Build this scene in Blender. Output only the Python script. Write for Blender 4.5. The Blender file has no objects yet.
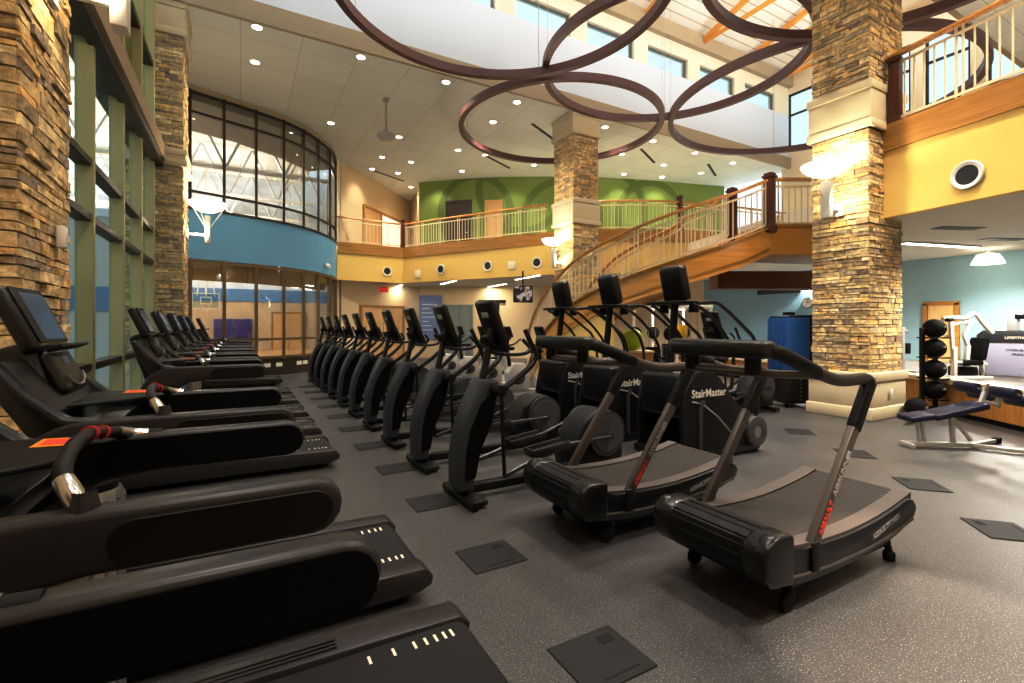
import bpy, bmesh, math, random
from mathutils import Vector, Matrix, Euler
random.seed(7)
PI = math.pi
scene = bpy.context.scene
COL = scene.collection

# ------------------------------------------------------------------ materials
def lin(c):
    def f(v):
        v = v / 255.0
        return v / 12.92 if v <= 0.04045 else ((v + 0.055) / 1.055) ** 2.4
    return (f(c[0]), f(c[1]), f(c[2]), 1.0)

class N:
    def __init__(s, name):
        s.m = bpy.data.materials.new(name); s.m.use_nodes = True
        s.t = s.m.node_tree; s.t.nodes.clear()
        s.out = s.n('ShaderNodeOutputMaterial')
    def n(s, typ, **kw):
        x = s.t.nodes.new(typ)
        for k, v in kw.items():
            if hasattr(x, k): setattr(x, k, v)
        return x
    def l(s, a, ao, b, bi): s.t.links.new(a.outputs[ao], b.inputs[bi])

def mat(name, col, rough=0.5, metal=0.0, var=0.12, vscale=6.0, bump=0.0, bscale=80.0, emis=None, estr=0.0, spec=0.5, stretch=None, coat=0.0):
    k = N(name)
    b = k.n('ShaderNodeBsdfPrincipled'); k.l(b, 0, k.out, 0)
    b.inputs['Roughness'].default_value = rough; b.inputs['Metallic'].default_value = metal
    b.inputs['Specular IOR Level'].default_value = spec
    if coat: b.inputs['Coat Weight'].default_value = coat; b.inputs['Coat Roughness'].default_value = 0.15
    c = lin(col)
    tc = k.n('ShaderNodeTexCoord'); mp = k.n('ShaderNodeMapping'); k.l(tc, 'Object', mp, 0)
    if stretch: mp.inputs['Scale'].default_value = stretch
    nz = k.n('ShaderNodeTexNoise'); nz.inputs['Scale'].default_value = vscale; nz.inputs['Detail'].default_value = 4
    k.l(mp, 0, nz, 'Vector')
    mx = k.n('ShaderNodeMix', data_type='RGBA')
    mx.inputs['A'].default_value = tuple(v * (1 - var) for v in c[:3]) + (1,)
    mx.inputs['B'].default_value = tuple(min(1, v * (1 + var)) for v in c[:3]) + (1,)
    k.l(nz, 0, mx, 'Factor'); k.l(mx, 'Result', b, 'Base Color')
    if bump:
        n2 = k.n('ShaderNodeTexNoise'); n2.inputs['Scale'].default_value = bscale
        k.l(mp, 0, n2, 'Vector')
        bp = k.n('ShaderNodeBump'); bp.inputs['Strength'].default_value = bump; bp.inputs['Distance'].default_value = 0.01
        k.l(n2, 0, bp, 'Height'); k.l(bp, 0, b, 'Normal')
    if emis:
        b.inputs['Emission Color'].default_value = lin(emis); b.inputs['Emission Strength'].default_value = estr
    return k.m

def wood(name, c1, c2, rough=0.35, stretch=(1, 8, 8), scale=2.5):
    k = N(name)
    b = k.n('ShaderNodeBsdfPrincipled'); k.l(b, 0, k.out, 0); b.inputs['Roughness'].default_value = rough
    tc = k.n('ShaderNodeTexCoord'); mp = k.n('ShaderNodeMapping'); k.l(tc, 'Object', mp, 0)
    mp.inputs['Scale'].default_value = stretch
    nz = k.n('ShaderNodeTexNoise'); nz.inputs['Scale'].default_value = scale; nz.inputs['Detail'].default_value = 6
    nz.inputs['Distortion'].default_value = 0.6
    k.l(mp, 0, nz, 'Vector')
    cr = k.n('ShaderNodeValToRGB'); cr.color_ramp.elements[0].position = .3; cr.color_ramp.elements[1].position = .7
    cr.color_ramp.elements[0].color = lin(c1); cr.color_ramp.elements[1].color = lin(c2)
    k.l(nz, 0, cr, 0); k.l(cr, 0, b, 'Base Color')
    return k.m

def emit(name, col, s):
    k = N(name)
    e = k.n('ShaderNodeEmission'); e.inputs[0].default_value = lin(col); e.inputs[1].default_value = s
    tc = k.n('ShaderNodeTexCoord'); nz = k.n('ShaderNodeTexNoise'); nz.inputs['Scale'].default_value = 3
    k.l(tc, 'Object', nz, 'Vector')
    mx = k.n('ShaderNodeMix', data_type='RGBA')
    c = lin(col); mx.inputs['A'].default_value = tuple(v * .9 for v in c[:3]) + (1,); mx.inputs['B'].default_value = c
    k.l(nz, 0, mx, 'Factor'); k.l(mx, 'Result', e, 0)
    k.l(e, 0, k.out, 0)
    return k.m

def glass(name, tint, refl):
    k = N(name)
    t = k.n('ShaderNodeBsdfTransparent'); t.inputs[0].default_value = lin(tint)
    g = k.n('ShaderNodeBsdfGlossy'); g.inputs['Roughness'].default_value = 0.03; g.inputs[0].default_value = (.9, .95, 1, 1)
    f = k.n('ShaderNodeLayerWeight'); f.inputs[0].default_value = 0.25
    mm = k.n('ShaderNodeMath', operation='MULTIPLY_ADD'); mm.inputs[1].default_value = .14; mm.inputs[2].default_value = refl
    mx = k.n('ShaderNodeMixShader')
    k.l(f, 'Fresnel', mm, 0); k.l(mm, 0, mx, 0); k.l(t, 0, mx, 1); k.l(g, 0, mx, 2); k.l(mx, 0, k.out, 0)
    return k.m

def floor_mat():
    k = N('rubber_floor')
    b = k.n('ShaderNodeBsdfPrincipled'); k.l(b, 0, k.out, 0)
    tc = k.n('ShaderNodeTexCoord')
    big = k.n('ShaderNodeTexNoise'); big.inputs['Scale'].default_value = .6; big.inputs['Detail'].default_value = 3
    k.l(tc, 'Object', big, 'Vector')
    c1 = k.n('ShaderNodeMix', data_type='RGBA'); c1.inputs['A'].default_value = lin((54, 52, 51)); c1.inputs['B'].default_value = lin((77, 74, 72))
    k.l(big, 0, c1, 'Factor')
    fine = k.n('ShaderNodeTexNoise'); fine.inputs['Scale'].default_value = 150; fine.inputs['Detail'].default_value = 1
    k.l(tc, 'Object', fine, 'Vector')
    r = k.n('ShaderNodeValToRGB'); r.color_ramp.elements[0].position = .63; r.color_ramp.elements[1].position = .7
    k.l(fine, 0, r, 0)
    c2 = k.n('ShaderNodeMix', data_type='RGBA'); c2.inputs['B'].default_value = lin((165, 158, 150))
    k.l(c1, 'Result', c2, 'A'); k.l(r, 0, c2, 'Factor')
    fine2 = k.n('ShaderNodeTexNoise'); fine2.inputs['Scale'].default_value = 60; fine2.inputs['Detail'].default_value = 2
    k.l(tc, 'Object', fine2, 'Vector')
    r2 = k.n('ShaderNodeValToRGB'); r2.color_ramp.elements[0].position = .6; r2.color_ramp.elements[1].position = .68
    k.l(fine2, 0, r2, 0)
    c3 = k.n('ShaderNodeMix', data_type='RGBA'); c3.inputs['B'].default_value = lin((45, 43, 42))
    k.l(c2, 'Result', c3, 'A'); k.l(r2, 0, c3, 'Factor')
    k.l(c3, 'Result', b, 'Base Color')
    b.inputs['Roughness'].default_value = .42
    rr = k.n('ShaderNodeMapRange'); rr.inputs[3].default_value = .3; rr.inputs[4].default_value = .5
    k.l(big, 0, rr, 0); k.l(rr, 0, b, 'Roughness')
    bp = k.n('ShaderNodeBump'); bp.inputs['Strength'].default_value = .12; bp.inputs['Distance'].default_value = .004
    k.l(fine, 0, bp, 'Height'); k.l(bp, 0, b, 'Normal')
    return k.m

def stone_mat():
    k = N('ledgestone')
    b = k.n('ShaderNodeBsdfPrincipled'); k.l(b, 0, k.out, 0); b.inputs['Roughness'].default_value = .85
    at = k.n('ShaderNodeAttribute', attribute_name='Col')
    tc = k.n('ShaderNodeTexCoord')
    nz = k.n('ShaderNodeTexNoise'); nz.inputs['Scale'].default_value = 14; nz.inputs['Detail'].default_value = 6
    k.l(tc, 'Object', nz, 'Vector')
    mp = k.n('ShaderNodeMapRange'); mp.inputs[1].default_value = .25; mp.inputs[2].default_value = .75; mp.inputs[3].default_value = .6; mp.inputs[4].default_value = 1.3
    k.l(nz, 0, mp, 0)
    mx = k.n('ShaderNodeMix', data_type='RGBA', blend_type='MULTIPLY'); mx.inputs['Factor'].default_value = 1
    k.l(at, 'Color', mx, 'A'); k.l(mp, 0, mx, 'B'); k.l(mx, 'Result', b, 'Base Color')
    bp = k.n('ShaderNodeBump'); bp.inputs['Strength'].default_value = .9; bp.inputs['Distance'].default_value = .035
    k.l(nz, 0, bp, 'Height'); k.l(bp, 0, b, 'Normal')
    return k.m

def grid_mat(name, c, cl, sx, sy, mort, rough=.8, rotz=0.0, offset=0.0, axis=None, emis=0.0):
    k = N(name)
    b = k.n('ShaderNodeBsdfPrincipled'); k.l(b, 0, k.out, 0); b.inputs['Roughness'].default_value = rough
    tc = k.n('ShaderNodeTexCoord'); mp = k.n('ShaderNodeMapping'); k.l(tc, 'Object', mp, 0)
    mp.inputs['Rotation'].default_value = (axis or 0, 0, rotz)
    br = k.n('ShaderNodeTexBrick'); br.offset = offset; br.squash = 1
    br.inputs['Scale'].default_value = 1; br.inputs['Brick Width'].default_value = sx; br.inputs['Row Height'].default_value = sy
    br.inputs['Mortar Size'].default_value = mort; br.inputs['Mortar Smooth'].default_value = .3
    br.inputs['Color1'].default_value = lin(c); br.inputs['Color2'].default_value = lin(tuple(v * .97 for v in c)); br.inputs['Mortar'].default_value = lin(cl)
    k.l(mp, 0, br, 'Vector'); k.l(br, 0, b, 'Base Color')
    if emis:
        k.l(br, 0, b, 'Emission Color'); b.inputs['Emission Strength'].default_value = emis
    return k.m

def green_wall_mat():
    k = N('green_mural_paint')
    b = k.n('ShaderNodeBsdfPrincipled'); k.l(b, 0, k.out, 0); b.inputs['Roughness'].default_value = .7
    tc = k.n('ShaderNodeTexCoord')
    acc = None
    for (cx, cy, cz, r) in ((9.2, 19.6, 6.6, 1.6), (10.9, 18.4, 7.6, 1.9), (12.4, 17.4, 6.2, 1.7), (14.2, 16.6, 6.6, 1.8), (16.2, 15.8, 6.4, 1.6)):
        d = k.n('ShaderNodeVectorMath', operation='DISTANCE'); d.inputs[1].default_value = (cx, cy, cz)
        k.l(tc, 'Object', d, 0)
        s = k.n('ShaderNodeMath', operation='SUBTRACT'); s.inputs[1].default_value = r; k.l(d, 'Value', s, 0)
        a = k.n('ShaderNodeMath', operation='ABSOLUTE'); k.l(s, 0, a, 0)
        ls = k.n('ShaderNodeMath', operation='LESS_THAN'); ls.inputs[1].default_value = .16; k.l(a, 0, ls, 0)
        if acc is None: acc = ls
        else:
            m = k.n('ShaderNodeMath', operation='MAXIMUM'); k.l(acc, 0, m, 0); k.l(ls, 0, m, 1); acc = m
    mx = k.n('ShaderNodeMix', data_type='RGBA'); mx.inputs['A'].default_value = lin((126, 146, 74)); mx.inputs['B'].default_value = lin((98, 118, 58))
    k.l(acc, 0, mx, 'Factor'); k.l(mx, 'Result', b, 'Base Color')
    return k.m

def picture_mat():
    k = N('tv_picture')
    b = k.n('ShaderNodeBsdfPrincipled'); k.l(b, 0, k.out, 0)
    tc = k.n('ShaderNodeTexCoord'); nz = k.n('ShaderNodeTexNoise'); nz.inputs['Scale'].default_value = 5; nz.inputs['Detail'].default_value = 2
    k.l(tc, 'Object', nz, 'Vector')
    cr = k.n('ShaderNodeValToRGB'); cr.color_ramp.elements[0].position = .48; cr.color_ramp.elements[1].position = .56
    cr.color_ramp.elements[0].color = lin((36, 36, 44)); cr.color_ramp.elements[1].color = lin((190, 186, 190))
    k.l(nz, 0, cr, 0); k.l(cr, 0, b, 'Base Color'); k.l(cr, 0, b, 'Emission Color'); b.inputs['Emission Strength'].default_value = .25
    return k.m

M = dict(
    floor=floor_mat(), stone=stone_mat(), green=green_wall_mat(), carpet=mat('grey_platform_floor', (120, 116, 112), .8, var=.15, bump=.1),
    black=mat('black_plastic', (20, 19, 19), .45, spec=.22, var=.2, bump=.05, bscale=300),
    satin=mat('satin_black', (17, 16, 16), .3, spec=.5, var=.2),
    rubber=mat('black_rubber', (15, 14, 14), .75, spec=.2, var=.2, bump=.1, bscale=200),
    inner=mat('matte_black_panel', (7, 7, 7), .6, spec=.12, var=.2),
    rimgrey=mat('grey_edge_plastic', (42, 38, 37), .36, spec=.4, var=.12),
    shroud=mat('charcoal_shroud', (52, 54, 58), .46, spec=.3, var=.15),
    disc=mat('grey_disc_plastic', (60, 58, 58), .5, var=.1),
    bronze=mat('bronze_grey_metal', (78, 70, 64), .38, .35, var=.12),
    belt=mat('treadmill_belt', (34, 32, 31), .7, spec=.25, var=.15, bump=.15, bscale=250),
    slat=mat('slat_belt_rubber', (52, 46, 42), .55, spec=.3, var=.15, bump=.1, bscale=150),
    strip=mat('perforated_strip', (74, 65, 59), .55, var=.25, vscale=120),
    chrome=mat('chrome', (205, 200, 195), .22, 1.0, var=.05),
    steel=mat('brushed_steel', (185, 182, 178), .35, .9, var=.08, stretch=(1, 1, 20)),
    silver=mat('silver_paint', (196, 194, 192), .4, .3, var=.06),
    white=mat('white_paint', (232, 228, 220), .5, var=.04),
    whitemark=mat('white_print', (225, 215, 195), .6, var=.05),
    greymark=mat('grey_print', (150, 146, 142), .6, var=.05),
    red=mat('red_tape', (190, 30, 38), .5, var=.1),
    redprint=mat('red_print', (200, 52, 30), .6, var=.05),
    orange=mat('orange_sticker', (235, 150, 30), .5, var=.1),
    redlab=mat('red_sticker', (220, 70, 40), .5, var=.1),
    screen=mat('glossy_screen', (30, 34, 42), .15, emis=(120, 132, 160), estr=.16, var=.3, vscale=3),
    darkscreen=mat('dark_screen', (12, 12, 14), .12, var=.2),
    badge=mat('badge_white', (205, 200, 190), .5, var=.05),
    cream=mat('cream_stone', (208, 194, 164), .7, var=.07, bump=.2, bscale=60),
    yellow=mat('yellow_paint', (236, 204, 122), .6, var=.04),
    trimwood=wood('brown_wood_trim', (158, 114, 50), (186, 140, 72), .4, (.5, .5, 9)),
    stairwood=wood('honey_wood_panel', (206, 148, 64), (226, 168, 84), .28, (.5, .5, 7)),
    rail=wood('honey_handrail', (166, 116, 52), (202, 150, 84), .3),
    newel=wood('mahogany_newel', (72, 32, 18), (96, 46, 26), .3),
    baluster=mat('cream_baluster', (226, 212, 180), .45, var=.04),
    oak=wood('oak_door', (206, 168, 116), (222, 186, 136), .45, (6, 6, 1)),
    ledge=mat('pale_ledge', (222, 204, 170), .5, var=.05),
    platwood=wood('platform_oak', (178, 118, 52), (206, 148, 76), .45, (8, 8, 1)),
    ring=mat('dark_brown_ring', (100, 70, 68), .38, .2, var=.1),
    beam=wood('orange_glulam', (214, 150, 60), (236, 180, 92), .45, (8, 1, 8)),
    deck=grid_mat('white_plank_roof', (246, 242, 232), (190, 178, 160), 30, .3, .02, .6),
    ceil=grid_mat('ceiling_panel', (232, 236, 234), (198, 202, 198), 1.25, 1.25, .01, .85),
    soffit=mat('beige_soffit', (176, 162, 138), .8, var=.04),
    whitewall=mat('pale_white_wall', (218, 228, 240), .8, var=.02),
    pier=mat('cream_pier', (238, 228, 206), .8, var=.03),
    beige=mat('beige_wall', (226, 206, 170), .8, var=.03),
    teal=mat('teal_wall', (150, 180, 190), .7, var=.04),
    paleblue=mat('pale_blue_wall', (138, 172, 190), .7, var=.04),
    blue=mat('blue_band_paint', (104, 160, 194), .55, var=.05),
    gymblue=mat('gym_blue_paint', (90, 140, 190), .7, var=.04),
    purple=mat('purple_wall_pad', (60, 54, 120), .6, var=.08),
    gymfloor=wood('gym_maple', (206, 160, 104), (224, 182, 126), .3, (1, 6, 1)),
    mullion=mat('olive_mullion', (180, 172, 120), .5, .1, var=.06),
    beamgreen=mat('olive_beam', (92, 86, 62), .5, .1, var=.06),
    beamtan=mat('tan_beam', (168, 146, 116), .5, var=.06),
    frame=mat('dark_bronze_frame', (54, 44, 32), .45, .2, var=.08),
    bronzeframe=mat('light_bronze_frame', (112, 92, 62), .45, .2, var=.08),
    grey=mat('grey_door_paint', (132, 142, 138), .6, var=.05),
    darkdoor=mat('dark_door_paint', (58, 48, 42), .5, var=.1),
    bluepad=mat('blue_mat', (28, 84, 150), .55, var=.08),
    navy=mat('navy_vinyl', (18, 21, 46), .4, var=.12),
    green_ball=mat('lime_vinyl', (184, 214, 50), .4, var=.08),
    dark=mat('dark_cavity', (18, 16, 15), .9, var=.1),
    louver=mat('dark_louver', (48, 44, 42), .6, var=.1),
    plate=mat('floor_lid_metal', (31, 30, 29), .55, spec=.3, var=.15, bump=.15, bscale=120),
    poster=mat('blue_poster', (120, 142, 190), .6, var=.25, vscale=2),
    underside=mat('pale_underside', (226, 220, 208), .85, var=.03),
    taupe=mat('taupe_soffit', (120, 104, 84), .8, var=.06),
    olivewall=mat('olive_taupe_wall', (112, 104, 80), .7, var=.05),
    winframe=mat('grey_window_frame', (120, 114, 104), .5, var=.06),
    tan=mat('tan_gym_wall', (204, 184, 154), .8, var=.05),
    lilac=mat('lilac_placard', (182, 180, 202), .35, var=.12, vscale=2),
    asphalt=mat('outdoor_paving', (150, 148, 142), .9, var=.1),
    outwall=mat('outdoor_wall', (200, 205, 205), .8, var=.08, vscale=.5),
    yellowplastic=mat('yellow_plastic', (226, 180, 30), .5, var=.05),
    lampglow=emit('lamp_glow', (255, 240, 214), 3.2),
    downglow=emit('downlight_glow', (255, 240, 215), 14.0),
    tubeglow=emit('tube_glow', (255, 246, 228), 6.0),
    redglow=emit('exit_glow', (230, 60, 50), 1.2),
    glassclear=glass('clear_glass', (236, 246, 248), .02),
    glassgym=glass('gym_glass', (226, 228, 226), .06),
    figure=picture_mat(),
)

# ------------------------------------------------------------------ geometry
class MB:
    def __init__(s): s.bm = bmesh.new()
    def _add(s, vs, fs):
        v = [s.bm.verts.new(p) for p in vs]
        for f in fs:
            try: s.bm.faces.new([v[i] for i in f])
            except ValueError: pass
        return v
    def box(s, c, d, rot=None):
        hx, hy, hz = d[0] / 2, d[1] / 2, d[2] / 2
        R = rot.to_matrix() if isinstance(rot, Euler) else (rot if rot is not None else Matrix.Identity(3))
        c = Vector(c)
        ps = [c + R @ Vector((x * hx, y * hy, z * hz)) for z in (-1, 1) for y in (-1, 1) for x in (-1, 1)]
        s._add(ps, [(0, 2, 3, 1), (4, 5, 7, 6), (0, 1, 5, 4), (2, 6, 7, 3), (0, 4, 6, 2), (1, 3, 7, 5)])
        return s
    def bb(s, a, b): return s.box([(a[i] + b[i]) / 2 for i in range(3)], [abs(b[i] - a[i]) for i in range(3)])
    def bar(s, a, b, w, h):
        a, b = Vector(a), Vector(b); d = b - a; L = d.length; x = d.normalized()
        up = Vector((0, 0, 1)) if abs(x.z) < .95 else Vector((1, 0, 0))
        y = up.cross(x).normalized(); z = x.cross(y)
        return s.box((a + b) / 2, (L, w, h), Matrix((x, y, z)).transposed())
    def tube(s, pts, r, n=10, closed=False, prof=None, caps=True):
        P = [Vector(p) for p in pts]; m = len(P)
        rs = r if isinstance(r, (list, tuple)) else [r] * m
        T = []
        for i in range(m):
            if closed: t = P[(i + 1) % m] - P[i - 1]
            else: t = P[min(i + 1, m - 1)] - P[max(i - 1, 0)]
            T.append(t.normalized())
        up = Vector((0, 0, 1)) if abs(T[0].z) < .9 else Vector((0, 1, 0))
        u = (up - T[0] * up.dot(T[0])).normalized()
        rings = []
        for i in range(m):
            if i: u = (u - T[i] * u.dot(T[i])).normalized()
            w = T[i].cross(u)
            if prof: rings.append([s.bm.verts.new(P[i] + w * a + u * b) for a, b in prof])
            else: rings.append([s.bm.verts.new(P[i] + (w * math.cos(2 * PI * j / n) + u * math.sin(2 * PI * j / n)) * rs[i]) for j in range(n)])
        k = len(rings[0])
        for i in range(m if closed else m - 1):
            A, B = rings[i], rings[(i + 1) % m]
            for j in range(k): s.bm.faces.new((A[j], A[(j + 1) % k], B[(j + 1) % k], B[j]))
        if caps and not closed:
            s.bm.faces.new(rings[0][::-1]); s.bm.faces.new(rings[-1])
        return s
    def prism(s, poly, a0, a1, plane='xz'):
        n = len(poly)
        def p(q, a):
            if plane == 'xz': return (q[0], a, q[1])
            if plane == 'yz': return (a, q[0], q[1])
            return (q[0], q[1], a)
        vs = [p(q, a0) for q in poly] + [p(q, a1) for q in poly]
        fs = [tuple(range(n))[::-1], tuple(range(n, 2 * n))] + [(i, (i + 1) % n, n + (i + 1) % n, n + i) for i in range(n)]
        s._add(vs, fs); return s
    def lathe(s, prof, c=(0, 0, 0), axis='z', n=24):
        c = Vector(c)
        def p(r, h, a):
            x, y = r * math.cos(a), r * math.sin(a)
            return c + Vector((x, y, h) if axis == 'z' else ((h, x, y) if axis == 'x' else (y, h, x)))
        R = []
        for r, h in prof:
            if r < 1e-6: R.append([s.bm.verts.new(p(0, h, 0))])
            else: R.append([s.bm.verts.new(p(r, h, 2 * PI * j / n)) for j in range(n)])
        for A, B in zip(R, R[1:]):
            for j in range(n):
                q = [A[0]] if len(A) == 1 else [A[j], A[(j + 1) % n]]
                w = [B[0]] if len(B) == 1 else [B[(j + 1) % n], B[j]]
                if len(q) + len(w) >= 3: s.bm.faces.new(q + w)
        return s
    def cyl(s, c, r, h, axis='z', n=20, r2=None):
        r2 = r if r2 is None else r2
        return s.lathe([(0, -h / 2), (r, -h / 2), (r2, h / 2), (0, h / 2)], c, axis, n)
    def quad(s, a, b, c, d): s._add([a, b, c, d], [(0, 1, 2, 3)]); return s
    def sphere(s, c, r, n=20, sc=(1, 1, 1)):
        prof = [(math.sin(PI * i / 12) * r, -math.cos(PI * i / 12) * r) for i in range(13)]
        prof[0] = (0, -r); prof[-1] = (0, r)
        k = len(s.bm.verts)
        s.lathe(prof, (0, 0, 0), 'z', n)
        s.bm.verts.ensure_lookup_table()
        for v in s.bm.verts[k:]: v.co = Vector(c) + Vector((v.co.x * sc[0], v.co.y * sc[1], v.co.z * sc[2]))
        return s
    def build(s, name, m, parent=None, bevel=0.0, seg=2, smooth=True, ang=38, loc=None):
        bm = s.bm
        bmesh.ops.recalc_face_normals(bm, faces=bm.faces)
        if bevel:
            es = [e for e in bm.edges if len(e.link_faces) == 2 and e.calc_face_angle(0) > math.radians(32)]
            bmesh.ops.bevel(bm, geom=es, offset=bevel, segments=seg, affect='EDGES', clamp_overlap=True, profile=.5)
        me = bpy.data.meshes.new(name); bm.to_mesh(me); bm.free()
        if smooth:
            for p in me.polygons: p.use_smooth = True
            me.set_sharp_from_angle(angle=math.radians(ang))
        me.materials.append(m if not isinstance(m, str) else M[m])
        o = bpy.data.objects.new(name, me); COL.objects.link(o)
        if parent is not None: o.parent = parent
        if loc: o.location = loc
        return o

def tag(o, label, cat, group=None, kind=None):
    o['label'] = label; o['category'] = cat
    if group: o['group'] = group
    if kind: o['kind'] = kind
    return o
def thing(name, label, cat, loc=(0, 0, 0), rz=0.0, group=None):
    o = bpy.data.objects.new(name, None); o.empty_display_size = .2; COL.objects.link(o)
    o.location = loc; o.rotation_euler = (0, 0, rz)
    return tag(o, label, cat, group)
def struct(o):
    o['kind'] = 'structure'; return o
def sempty(name, loc=(0, 0, 0)):
    o = bpy.data.objects.new(name, None); COL.objects.link(o); o.location = loc; o['kind'] = 'structure'; return o
def dup(root, loc=None, rz=None, label=None):
    def cp(o, par):
        c = o.copy(); COL.objects.link(c)
        if par is not None: c.parent = par
        for ch in o.children: cp(ch, c)
        return c
    r = cp(root, None)
    if loc: r.location = loc
    if rz is not None: r.rotation_euler = (0, 0, rz)
    if label: r['label'] = label
    return r
def text(name, body, size, loc, rot, m, parent=None, ext=.001, align='LEFT', sx=1.0, bold=0.0):
    cu = bpy.data.curves.new(name, 'FONT'); cu.body = body; cu.size = size; cu.extrude = ext; cu.align_x = align
    cu.offset = bold
    cu.materials.append(M[m])
    tmp = bpy.data.objects.new(name, cu); COL.objects.link(tmp)
    me = bpy.data.meshes.new_from_object(tmp.evaluated_get(bpy.context.evaluated_depsgraph_get()))
    me.name = name
    bpy.data.objects.remove(tmp); bpy.data.curves.remove(cu)
    if not me.materials: me.materials.append(M[m])
    o = bpy.data.objects.new(name, me); COL.objects.link(o); o.location = loc
    o.rotation_euler = rot; o.scale = (sx, 1, 1)
    if parent is not None: o.parent = parent
    return o
def crom(pts, per=8):
    P = [Vector(p) if len(p) == 3 else Vector((p[0], p[1], 0)) for p in pts]; P = [P[0] * 2 - P[1]] + P + [P[-1] * 2 - P[-2]]
    out = []
    for i in range(1, len(P) - 2):
        a, b, c, d = P[i - 1:i + 3]
        for j in range(per):
            t = j / per
            out.append(.5 * ((2 * b) + (c - a) * t + (2 * a - 5 * b + 4 * c - d) * t * t + (3 * b - a - 3 * c + d) * t ** 3))
    out.append(P[-2]); return out
def offset2d(pts, w):
    pts = [Vector(p) if len(p) == 3 else Vector((p[0], p[1], 0)) for p in pts]
    out = []
    for i, p in enumerate(pts):
        a = pts[max(i - 1, 0)]; b = pts[min(i + 1, len(pts) - 1)]
        t = Vector((b[0] - a[0], b[1] - a[1])).normalized()
        q = Vector(p); q.x += -t.y * w; q.y += t.x * w
        out.append(q)
    return out
def ribbon(mb, pts, z0, z1, w):
    """solid wall along a plan polyline; z0/z1 numbers (absolute) ; w thickness to the left"""
    A = [Vector((p[0], p[1], 0)) for p in pts]; B = offset2d(A, w)
    for i in range(len(A) - 1):
        v = [A[i], A[i + 1], B[i + 1], B[i]]
        mb._add([(q.x, q.y, z0) for q in v] + [(q.x, q.y, z1) for q in v],
                [(3, 2, 1, 0), (4, 5, 6, 7), (0, 1, 5, 4), (2, 3, 7, 6)] + ([(3, 0, 4, 7)] if i == 0 else []) + ([(1, 2, 6, 5)] if i == len(A) - 2 else []))
    bmesh.ops.remove_doubles(mb.bm, verts=mb.bm.verts, dist=1e-5)
    return mb
TH = math.radians(29.5)
FW = Vector((math.sin(TH), math.cos(TH), 0)); RT = Vector((math.cos(TH), -math.sin(TH), 0))
def DL(d, lat, z=0.0): return FW * d + RT * lat + Vector((0, 0, z))
ORD = ['first', 'second', 'third', 'fourth', 'fifth', 'sixth', 'seventh', 'eighth', 'ninth', 'tenth', 'eleventh', 'twelfth']
# ------------------------------------------------------------------ camera, world, colour
cam = bpy.data.cameras.new('camera'); co = bpy.data.objects.new('camera', cam); COL.objects.link(co)
cam.sensor_width = 36; cam.lens = 480 / 1024 * 36; cam.shift_y = -16.5 / 1024; cam.clip_start = .02; cam.clip_end = 300
co.location = (0, 0, 1.55); co.rotation_euler = (PI / 2, 0, -TH); scene.camera = co
w = bpy.data.worlds.new('sky'); scene.world = w; w.use_nodes = True
bg = w.node_tree.nodes['Background']
sky = w.node_tree.nodes.new('ShaderNodeTexSky'); sky.sky_type = 'HOSEK_WILKIE'; sky.turbidity = 6; sky.ground_albedo = .5
sky.sun_direction = Vector((.3, -.5, .8)).normalized()
mixw = w.node_tree.nodes.new('ShaderNodeMix'); mixw.data_type = 'RGBA'; mixw.inputs['Factor'].default_value = .5
mixw.inputs['B'].default_value = (.86, .95, 1.0, 1)
w.node_tree.links.new(sky.outputs[0], mixw.inputs['A']); w.node_tree.links.new(mixw.outputs['Result'], bg.inputs[0])
bg.inputs[1].default_value = 1.9
scene.view_settings.view_transform = 'Standard'
try: scene.view_settings.look = 'None'
except Exception: pass
scene.view_settings.exposure = .2
vs = scene.view_settings; vs.use_curve_mapping = True
cm = vs.curve_mapping; cv = cm.curves[3]
cv.points.new(.22, .165); cv.points.new(.7, .765); cm.update()
scene.cycles.max_bounces = 8; scene.cycles.transparent_max_bounces = 12
scene.cycles.sample_clamp_indirect = 4

# ------------------------------------------------------------------ floor, outdoors
struct(MB().bb((-2.0, -4, -.1), (17, 26, 0)).build('floor', 'floor', smooth=False))
struct(MB().bb((-40, -20, -.25), (-2.0, 60, -.12)).build('outdoor_ground', 'asphalt', smooth=False))
o = MB().bb((-30, 2, -.15), (-24.5, 60, 3.0)).bb((-30.2, 2, 3.0), (-24, 60, 3.35)).build('building', 'outwall', smooth=False)
tag(o, 'pale low building outdoors behind the olive framed window wall', 'building')

struct(MB().bb((-22, 15.45, -.15), (-2.1, 15.75, 4.3)).build('wall_outside_gym', 'outwall', smooth=False))
struct(MB().bb((-22, 15.4, 1.9), (-2.1, 15.46, 2.5)).build('trim_outside_band', 'gymblue', smooth=False))
struct(MB().bb((-22, 15.38, 4.25), (-2.1, 15.8, 4.45)).build('trim_outside_cap', 'whitewall', smooth=False))
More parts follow.
